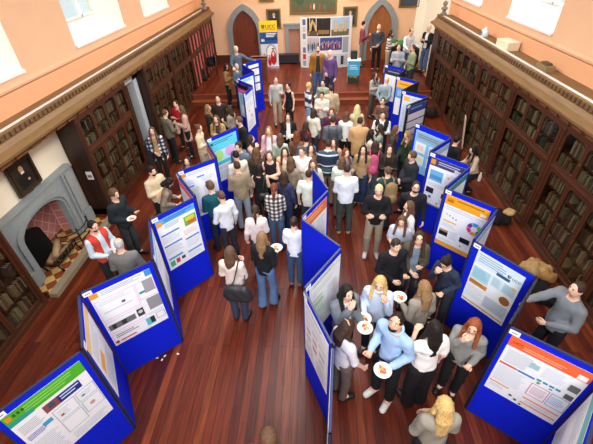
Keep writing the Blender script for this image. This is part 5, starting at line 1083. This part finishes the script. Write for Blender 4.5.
# left side
P(87, 93, 226, 'bearded man in a red body warmer over a pale shirt by the hearth', H=1.78, face=110, arms='ss', hp=14, hair='short', hc='k', beard=1, top=0xc6d4dc, vest=0xc8402f, legs=0x25262b)
P(88, 119, 244, 'balding grey-haired man in a grey jumper, back turned, behind the pink-ruled poster', H=1.74, face=-15, arms='ss', hair='balding', hc='g', top=0x75736f, legs=0x33312e, fat=1.12, hp=8)
P(89, 114, 194, 'young man in a black jacket holding a plate near the fireplace', H=1.78, face=100, arms='ff', hp=14, hair='curly', hc='m', top=0x20262b, tk='jacket', legs=0x3a3a3c, shoe=0x18181a)
P(90, 152, 171, 'bearded man in a dark beanie and cream jumper with folded arms', H=1.78, face=120, arms='cx', hair='beanie', hc='k', beard=1, top=0xccb896, legs=0x1c1c20, fat=1.1)
P(91, 167, 182, 'stooping person in a taupe jacket beside the man in the beanie', H=1.66, face=75, arms='kf', lean=18, hp=28, hair='bob', hc='k', top=0x8a7a66, legs=0x8f8068, dx=.05)
P(92, 152, 131, 'woman in a black and white checked overshirt and tan top', H=1.68, face=165, arms='ds', hair='half', hc='m', fem=1, topmat=plaid(0xd4d6da, 0x4c5260, 0x1a1c24, .1, 'checked_overshirt'), inner=0xb08a5c, tk='overshirt', hem=.7, legs=0x241f1f)
P(93, 165, 113, 'person in an olive grey jacket by the far left bookcase, back turned', H=1.72, face=40, arms='ks', hair='short', hc='m', top=0x6d6654, tk='jacket', legs=0x1c1c20)
P(94, 172, 108, 'person in a red jumper partly hidden by the olive jacket', H=1.66, face=200, arms='kk', hair='short', hc='b', top=0xb01f2a, legs=0x2a2628, dy=.35)
P(95, 181, 109, 'long-haired woman in a dusty pink coat carrying a cream bag', H=1.70, face=250, arms='ks', hair='vlong', hc='m', fem=1, top=0xc09a8a, tk='coat', hem=.6, legs=0x17171a)
P(96, 187, 161, 'person peeking over the top of the lavender poster board', H=1.62, face=175, arms='dd', hair='bob', hc='b', fem=1, top=0x6a4a40, legs=0x2a2a2e)
P(97, 199, 128, 'person in a cream top and trousers in profile left of the turquoise poster', H=1.70, face=95, arms='dk', hair='bun', hc='m', fem=1, top=0xd2bf9e, legs=0xa89a80)
P(98, 216, 119, 'brown-haired woman in a tan jacket behind the turquoise poster', H=1.68, face=180, arms='kk', hair='half', hc='m', fem=1, top=0xa88a5a, tk='jacket', inner=0x4a3426, legs=0x2c2826)
P(99, 208, 108, 'blonde woman in black standing behind the tan jacket', H=1.66, face=75, arms='dk', hair='half', hc='l', fem=1, top=0x2b2622, legs=0x201e1e)
P(100, 217, 100, 'man in a dark brown jumper facing the camera behind the tan jacket', H=1.78, face=170, arms='dd', hair='short', hc='k', top=0x2f241e, legs=0x1f1d1e, dy=.1)
P(101, 229, 109, 'woman in grey with brown hair near the black and magenta poster', H=1.66, face=290, arms='kd', hair='half', hc='b', fem=1, top=0x8a8074, legs=0x6f6658)
# right side
P(102, 577, 289, 'man in a grey jumper at the right edge reaching out one arm', H=1.78, face=262, arms='sp', hair='short', hc='b', top=0x75787c, legs=0x1b1b1f, dx=0)
P(103, 473, 150, 'long-haired woman in a cream jumper crouching by the right bookcases', H=1.66, face=265, arms='qq', hair='half', hc='k', fem=1, top=0xc4a78c, legs=0x1f1c1e, crouch=.3, lean=14)
P(104, 457, 140, 'dark-haired person in black behind the white slanting poster on the right', H=1.66, face=60, arms='dd', hair='short', hc='k', top=0x191617, legs=0x17171a)

def relax():
    pos = []
    for a, k in QUEUE:
        H = k.get('H', 1.7); w = at_z(a[1], a[2], (.93*H-k.get('crouch', 0))+k.get('zb', 0)); pos.append([w[0]+k.get('dx', 0), w[1]+k.get('dy', 0)])
    p0 = np.array(pos); p = p0.copy()
    for it in range(60):
        for i in range(len(p)):
            for j in range(i):
                d = p[i]-p[j]; L = np.hypot(*d)
                if L < .4: m = d/max(L, 1e-6)*(.4-L)*.5; p[i] += m; p[j] -= m
    for (a, k), q in zip(QUEUE, p-p0): k['dx'] = k.get('dx', 0)+q[0]; k['dy'] = k.get('dy', 0)+q[1]
relax()
for a, k in QUEUE: person(*a, **k)

# ------------------------------------------------------------------ what they hold, wear on the back or carry
def frame(p, z, x): 
    z = _n(z); x = _n(np.array(x)-z*np.dot(x, z)); y = np.cross(z, x); M = Matrix.Identity(4)
    for i in range(3): M[i][0], M[i][1], M[i][2], M[i][3] = x[i], y[i], z[i], p[i]
    return M
def put(o, M): o.matrix_basis = M
def plate(key, sd, label, food=0xc0703a, r=.105):
    q = PEOPLE[key]; h = q['hand'][sd]; f = q['Rf'] @ np.array((0, 1, 0)); p = h+f*.035+np.array((0, 0, .032))
    t = thing('paper_plate', label, 'plate'); t['group'] = 'paper plates of food'; put(t, frame(p, (0, 0, 1), f))
    b = MB(); W = plain(0xeee9e0, .6, 0, 'paper'); b.lathe([(r*.62, 0), (r*.66, .002), (r*.9, .013), (r, .016), (r, .019), (r*.88, .016), (r*.64, .006), (.001, .006)], W, seg=24); b.build('plate', t)
    b = MB(); rr = random.Random(key)
    for i in range(7): b.ell((rr.uniform(-.04, .04), rr.uniform(-.04, .04), .014), (.022+rr.random()*.014, .018, .012), plain([food, 0xb8542e, 0xd8a860][i % 3], .6, 0, 'food', .2, 30), Matrix.Rotation(rr.random()*3, 3, 'Z'))
    b.build('food', t)
plate(3, -1, 'paper plate of food held by the bearded man in light blue'); plate(6, -1, 'paper plate of food held by the woman in the grey jacket', 0xb87a3a); plate(7, 1, 'paper plate of food held by the blonde woman in pale blue', 0xb07040)
plate(9, -1, 'paper plate held by the fair-haired woman in the beige jumper', 0xc08a5a); plate(45, 1, 'paper plate held by the blonde in the black jumper', 0xd09858)
plate(52, -1, 'paper plate of yellow food held by the woman in the black blazer', 0xd8a840); plate(89, 1, 'paper plate held by the young man near the fireplace', 0xd0a070, .09)
def phone(key, sd, label):
    q = PEOPLE[key]; h = q['hand'][sd]; f = q['Rf'] @ np.array((0, 1, 0)); b = MB(); b.box(-.036, .036, -.072, .072, 0, .008, plain(0x101114, .2, 0, 'phone')); b.box(-.032, .032, -.066, .066, .008, .0085, plain(0x3a4450, .1, 0, 'screen'))
    put(b.build('phone', None, **T(label, 'phone')), frame(h+np.array((0, 0, .03)), np.array((0, 0, 1))-f*.5, q['Rf'] @ np.array((1, 0, 0))))
phone(31, -1, 'phone in the hands of the man in the white T-shirt')
def slab(key, sd, label, w, d, c, nm, cat):
    q = PEOPLE[key]; h = (q['hand'][-1]+q['hand'][1])/2; f = q['Rf'] @ np.array((0, 1, 0)); b = MB(); b.box(-w/2, w/2, -d/2, d/2, 0, .016, plain(c, .5, 0, 'card')); b.box(-w/2+.01, w/2-.01, -d/2+.01, d/2-.01, .016, .0175, plain(c, .4, 0, 'card'))
    put(b.build(nm, None, **T(label, cat)), frame(h+np.array((0, 0, .03))+f*.02, np.array((0, 0, 1))-f*.6, q['Rf'] @ np.array((1, 0, 0))))
slab(19, 1, 'dark folder held open by the woman in the leather jacket', .34, .24, 0x25272b, 'folder', 'folder')
slab(81, -1, 'white papers held by the man in the right arched doorway', .21, .15, 0xe6e4de, 'papers', 'papers')
def rucksack(key, c, label):
    q = PEOPLE[key]; b = Grid((-.26, -.22, -.32), (.26, .2, .32), .022); b.cone((0, 0, -.12), (0, .01, .12), .15, .13, .03, np.eye(3), .62); b.ell((0, -.09, -.1), (.11, .06, .1), .03); b.noise(.004, 40)
    r = link('rucksack', net_mesh('rucksack', b, cloth(c)), None, None, None, label=label, category='rucksack'); B = q['to'](q['S'](q['up']((0, -.245, 1.2)))); r.matrix_basis = Matrix.Translation(Vector(B)) @ Matrix.Rotation(-q['a'], 4, 'Z')
    m = MB(); iv = np.linalg.inv(q['Rf'])
    for s in (-1, 1):
        pts = [q['S'](q['up'](p)) for p in ((s*.1, -.16, 1.34), (s*.105, -.08, 1.455), (s*.105, .03, 1.47), (s*.115, .115, 1.36), (s*.13, .11, 1.2), (s*.19, .0, 1.1), (s*.12, -.16, 1.08))]
        pts = [np.linalg.inv(q['Rf']) @ (q['to'](p)-B) for p in pts]; m.tube(pts, .016, cloth(c), 6)
    m.build('strap', r)
rucksack(17, 0x8a6f4c, 'tan rucksack on the back of the green jumper'); rucksack(63, 0x3a3e44, 'dark grey rucksack on the back of the grey hooded top'); rucksack(22, 0xb0486a, 'pink rucksack on the back of the woman in maroon')
def bag(key, sd, off, c, label, w=.2, h=.15, d=.075, nm='shoulder_bag', strap=True):
    q = PEOPLE[key]; g = Grid((-w-.1, -d-.1, -h-.1), (w+.1, d+.1, h+.1), .02); g.cone((-w*.5, 0, -h*.35), (w*.5, 0, -h*.35), h*.62, h*.62, .03, np.eye(3), d/(h*.62)); g.cone((-w*.45, 0, h*.3), (w*.45, 0, h*.3), h*.5, h*.5, .05, np.eye(3), d*.8/(h*.5)); g.noise(.005, 35)
    B = q['to'](q['S'](q['up'](off))); r = link(nm, net_mesh(nm, g, plain(c, .5, 0, 'leather', .1, 20, .2)), None, None, None, label=label, category='bag'); r.matrix_basis = Matrix.Translation(Vector(B)) @ Matrix.Rotation(-q['a'], 4, 'Z')
    if strap:
        iR = np.linalg.inv(q['Rf']); sh = q['to'](q['S'](q['up']((sd*.13, -.02, 1.475)))); shb = q['to'](q['S'](q['up']((sd*.125, -.115, 1.4)))); shf = q['to'](q['S'](q['up']((sd*.14, .09, 1.4)))); s2 = iR @ (sh-B); sb = iR @ (shb-B); sf = iR @ (shf-B)
        m = MB(); m.tube([(-w*.5, 0, h*.5), (-w*.2+sb[0]*.4, sb[1]*.5-.02, sb[2]*.5), sb, s2, sf, (w*.25+sf[0]*.4, max(sf[1]*.7, .03), sf[2]*.5), (w*.5, .01, h*.5)], .011, plain(c, .5, 0, 'leather', .1, 20, .2), 6); m.build('strap', r)
bag(47, 1, (.13, -.25, 1.0), 0x26282a, 'large black shoulder bag on the back of the woman in cream', .24, .19, .08)
bag(95, 1, (.16, .26, .98), 0xd9c9ac, 'cream bag held by the woman in the dusty pink coat', .16, .17, .07, 'handbag', False)
bag(36, 1, (.1, -.22, 1.0), 0x1d1d20, 'small black bag behind the person in the strappy top', .13, .1, .06)
q = PEOPLE[12]; b = MB(); gk = plain(0x101012, .15, 0, 'lens')
for s in (-1, 1): b.ell(q['hw']((s*.04, .075, .105)), (.034, .02, .024), gk)
b.tube([q['hw']((-.075, .03, .1)), q['hw']((0, .088, .11)), q['hw']((.075, .03, .1))], .004, gk, 5); b.build('sunglasses', None, **T('sunglasses pushed up on the hair of the person in black', 'sunglasses'))
q = PEOPLE[8]; b = MB(); b.tube([q['hw']((-.06, -.06, .1)), q['hw']((0, -.07, .128)), q['hw']((.06, -.06, .1))], .009, plain(0xc8a070, .3, 0, 'plastic'), 6); b.build('hair_clip', None, **T('tan hair clip on the girl reading the middle row poster', 'hair clip'))

# ------------------------------------------------------------------ heaps of coats and small things along the right bookcases
def heap(u, v, z, label, c, seed, w=.3, h=.2, nm='coat', rz=0):
    r = random.Random(seed); g = Grid((-w-.2, -w-.2, -.05), (w+.2, w+.2, h*1.8+.15), .025)
    for i in range(7):
        x, y = r.uniform(-w, w)*.6, r.uniform(-w, w)*.5; a = r.random()*6; L = w*.55; zz = h*(.35+.6*r.random()*(1-abs(x)/w))
        g.cone((x-L*math.cos(a)*.5, y-L*math.sin(a)*.5, zz*.6), (x+L*math.cos(a)*.5, y+L*math.sin(a)*.5, zz), h*.42, h*.3, .05)
    g.ell((0, 0, .0), (w, w*.75, h*.7), .06); g.noise(.016, 26, seed); g.clip((0, 0, .003), (0, 0, -1))
    p = at_z(u, v, z+h*.4); p[0] = min(p[0], 4.5-w); o = link(nm, net_mesh(nm, g, plain(c, .95, 0, 'cloth', .3, 9, .8, .2)), None, (p[0], p[1], z), rz, label=label, category=nm, group='coats and bags heaped by the right bookcases'); return o
heap(517, 217, 0.0, 'black coat on the floor under the small tan coat', 0x1a1716, 5, .27, .22); heap(516, 212, .22, 'small tan coat lying on the black coat by the right bookcases', 0xb9935e, 3, .13, .1)
heap(536, 267, 0.0, 'tan fleece coat heaped on the floor nearest the orange-brown disc poster', 0xa98554, 4, .24, .26); heap(556, 277, 0, 'brown fur hood beside the tan fleece coat', 0x9a6f40, 6, .12, .2); heap(553, 294, 0, 'black coat heaped on the floor behind the reaching man', 0x191618, 8, .3, .24)
heap(437, 113, 0.0, 'dark bag with a pale handle on the floor by the right bookcases', 0x2a211c, 9, .26, .3, 'bag'); heap(420, 66, .381, 'dark coats heaped beside the far right boards', 0x2b2119, 12, .45, .6); heap(432, 84, 0, 'brown coat heaped at the foot of the far right bookcase', 0x4a3020, 14, .3, .4)
p = at_z(480, 177, .12); b = MB(); b.lathe([(.035, 0), (.036, .01), (.036, .16), (.02, .2), (.018, .24), (.02, .25)], plain(0xe4ddd2, .4, 0, 'plastic'), seg=14); b.build('bottle', None, **T('white bottle standing on the floor beside the crouching woman', 'bottle')).location = (p[0], p[1], .001)
p = at_z(489, 396, .1); b = MB(); b.lathe([(.034, 0), (.036, .01), (.036, .17), (.024, .19), (.026, .23), (.02, .24)], plain(0x23282e, .3, 0, 'plastic'), seg=14); b.build('drinks_bottle', None, **T('dark drinks bottle on the floor before the orange-red headed board', 'bottle')).location = (p[0]-.1, p[1]-.1, .001)
p = at_z(465, 131, .6); b = MB(); b.box(-.16, .16, -.012, .012, 0, .95, plain(0xc8b49a, .6, 0, 'card'), Matrix.Rotation(-.12, 4, 'X')); o = b.build('folded_board', None, **T('long pale folded card leaning behind the crouching woman', 'card')); o.location = (p[0]+.1, p[1]+.15, .02); o.rotation_euler = (0, 0, 1.3)
for i, (u, v) in enumerate(((157, 358), (162, 360), (178, 354), (165, 356))):
    p = at_z(u, v, 0); b = MB(); b.prism([(-.02, -.012), (.022, -.01), (.02, .014), (-.016, .012)], lambda a, c, d: (a, c, d), 0, .004, plain(0xe0dcd6, .8, 0, 'paper')); o = b.build('paper_scrap', None, **T('scrap of white paper on the floor by the pink-ruled board', 'paper scrap', 'paper scraps on the floor')); o.location = (p[0], p[1], .001); o.rotation_euler = (0, 0, i*1.3)
# dark coats over a chair at the left end of the stage
p = at_z(212, 72, .6)
ch = thing('chair', 'wooden chair under black coats at the left end of the stage', 'chair', (p[0], p[1]+.1, .381), -1.2)
for x in (-.2, .2):
    for y in (-.2, .2): b = MB(); b.tube([(x, y, 0), (x, y, .44 if y < 0 else .95)], .018, WOOD, 6); b.build('leg', ch)
b = MB(); b.box(-.23, .23, -.23, .23, .44, .48, WOOD); b.build('seat', ch); b = MB(); b.box(-.2, .2, .19, .21, .6, .92, WOOD); b.build('backrest', ch)
for i, (x, y, z, w, h, l) in enumerate(((0, .0, .865, .24, .22, 'black coat thrown over the chair at the left end of the stage'), (.35, -.5, .382, .2, .26, 'black bag on the stage floor in front of the coat-covered chair'))):
    g = Grid((-w-.2, -w-.2, -.05), (w+.2, w+.2, 1.0), .028); r = random.Random(30+i)
    for k in range(6): g.cone((r.uniform(-w, w)*.6, r.uniform(-w, w)*.6, h*.3), (r.uniform(-w, w)*.5, r.uniform(-w, w)*.5, h*r.uniform(.6, 1.6)), h*.45, h*.3, .06)
    g.noise(.014, 26, i); g.clip((0, 0, .003), (0, 0, -1)); M = Matrix.Translation((p[0], p[1]+.1, 0)) @ Matrix.Rotation(-1.2, 4, 'Z'); q = M @ Vector((x, y, 0))
    link(['coat', 'bag'][i], net_mesh('coat', g, cloth(0x141316)), None, (q[0], q[1], z), 0, label=l, category=['coat', 'bag'][i])


# ------------------------------------------------------------------ light: day through windows and ceiling openings, overhead lamps, added fill behind the camera
w = bpy.data.worlds.new('world'); SC.world = w; w.use_nodes = True
bg = w.node_tree.nodes['Background']; bg.inputs[0].default_value = (.80, .90, 1.0, 1); bg.inputs[1].default_value = 1.3
def area(name, loc, rotm, sx, sy, e, col):
    l = bpy.data.lights.new(name, 'AREA'); l.shape = 'RECTANGLE'; l.size = sx; l.size_y = sy; l.energy = e; l.color = col
    o = bpy.data.objects.new(name, l); COL.objects.link(o); o.location = loc; o.rotation_euler = rotm; return o
for (x, y, sy, e, c) in ((-.3, 6.6, 3.6, 220, (1, 1, 1)), (0, 11.8, 3.6, 250, (1, .98, .95)), (0, 17.2, 3.2, 330, (1, .95, .87))):
    area('pendant_light', (x, y, 6.4), (0, 0, 0), 1.5, sy, e, c)
for sd, x, wins in ((-1, XL, WL), (1, XR, WR)):
    for (y0, y1) in wins:
        area('window_daylight', (x+sd*.72, (y0+y1)/2, 5.2), (0, sd*PI/2, 0), 2.7, y1-y0-.1, 38 if sd < 0 else 110, (.95, .97, 1))
area('back_fill_light', (0, -2.4, 6.3), (PI/2-.55, 0, 0), 5, 2.4, 560, (.93, .97, 1)).data.spread = 2.1  # unseen fill added behind the camera for near posters and faces; wall is solid
vs = SC.view_settings; vs.view_transform = 'Standard'; vs.look = 'None'; vs.gamma = 1; vs.use_curve_mapping = False; vs.exposure = 0.36
SC.cycles.max_bounces = 8; SC.cycles.diffuse_bounces = 4; SC.cycles.transparent_max_bounces = 12; SC.cycles.sample_clamp_indirect = 6
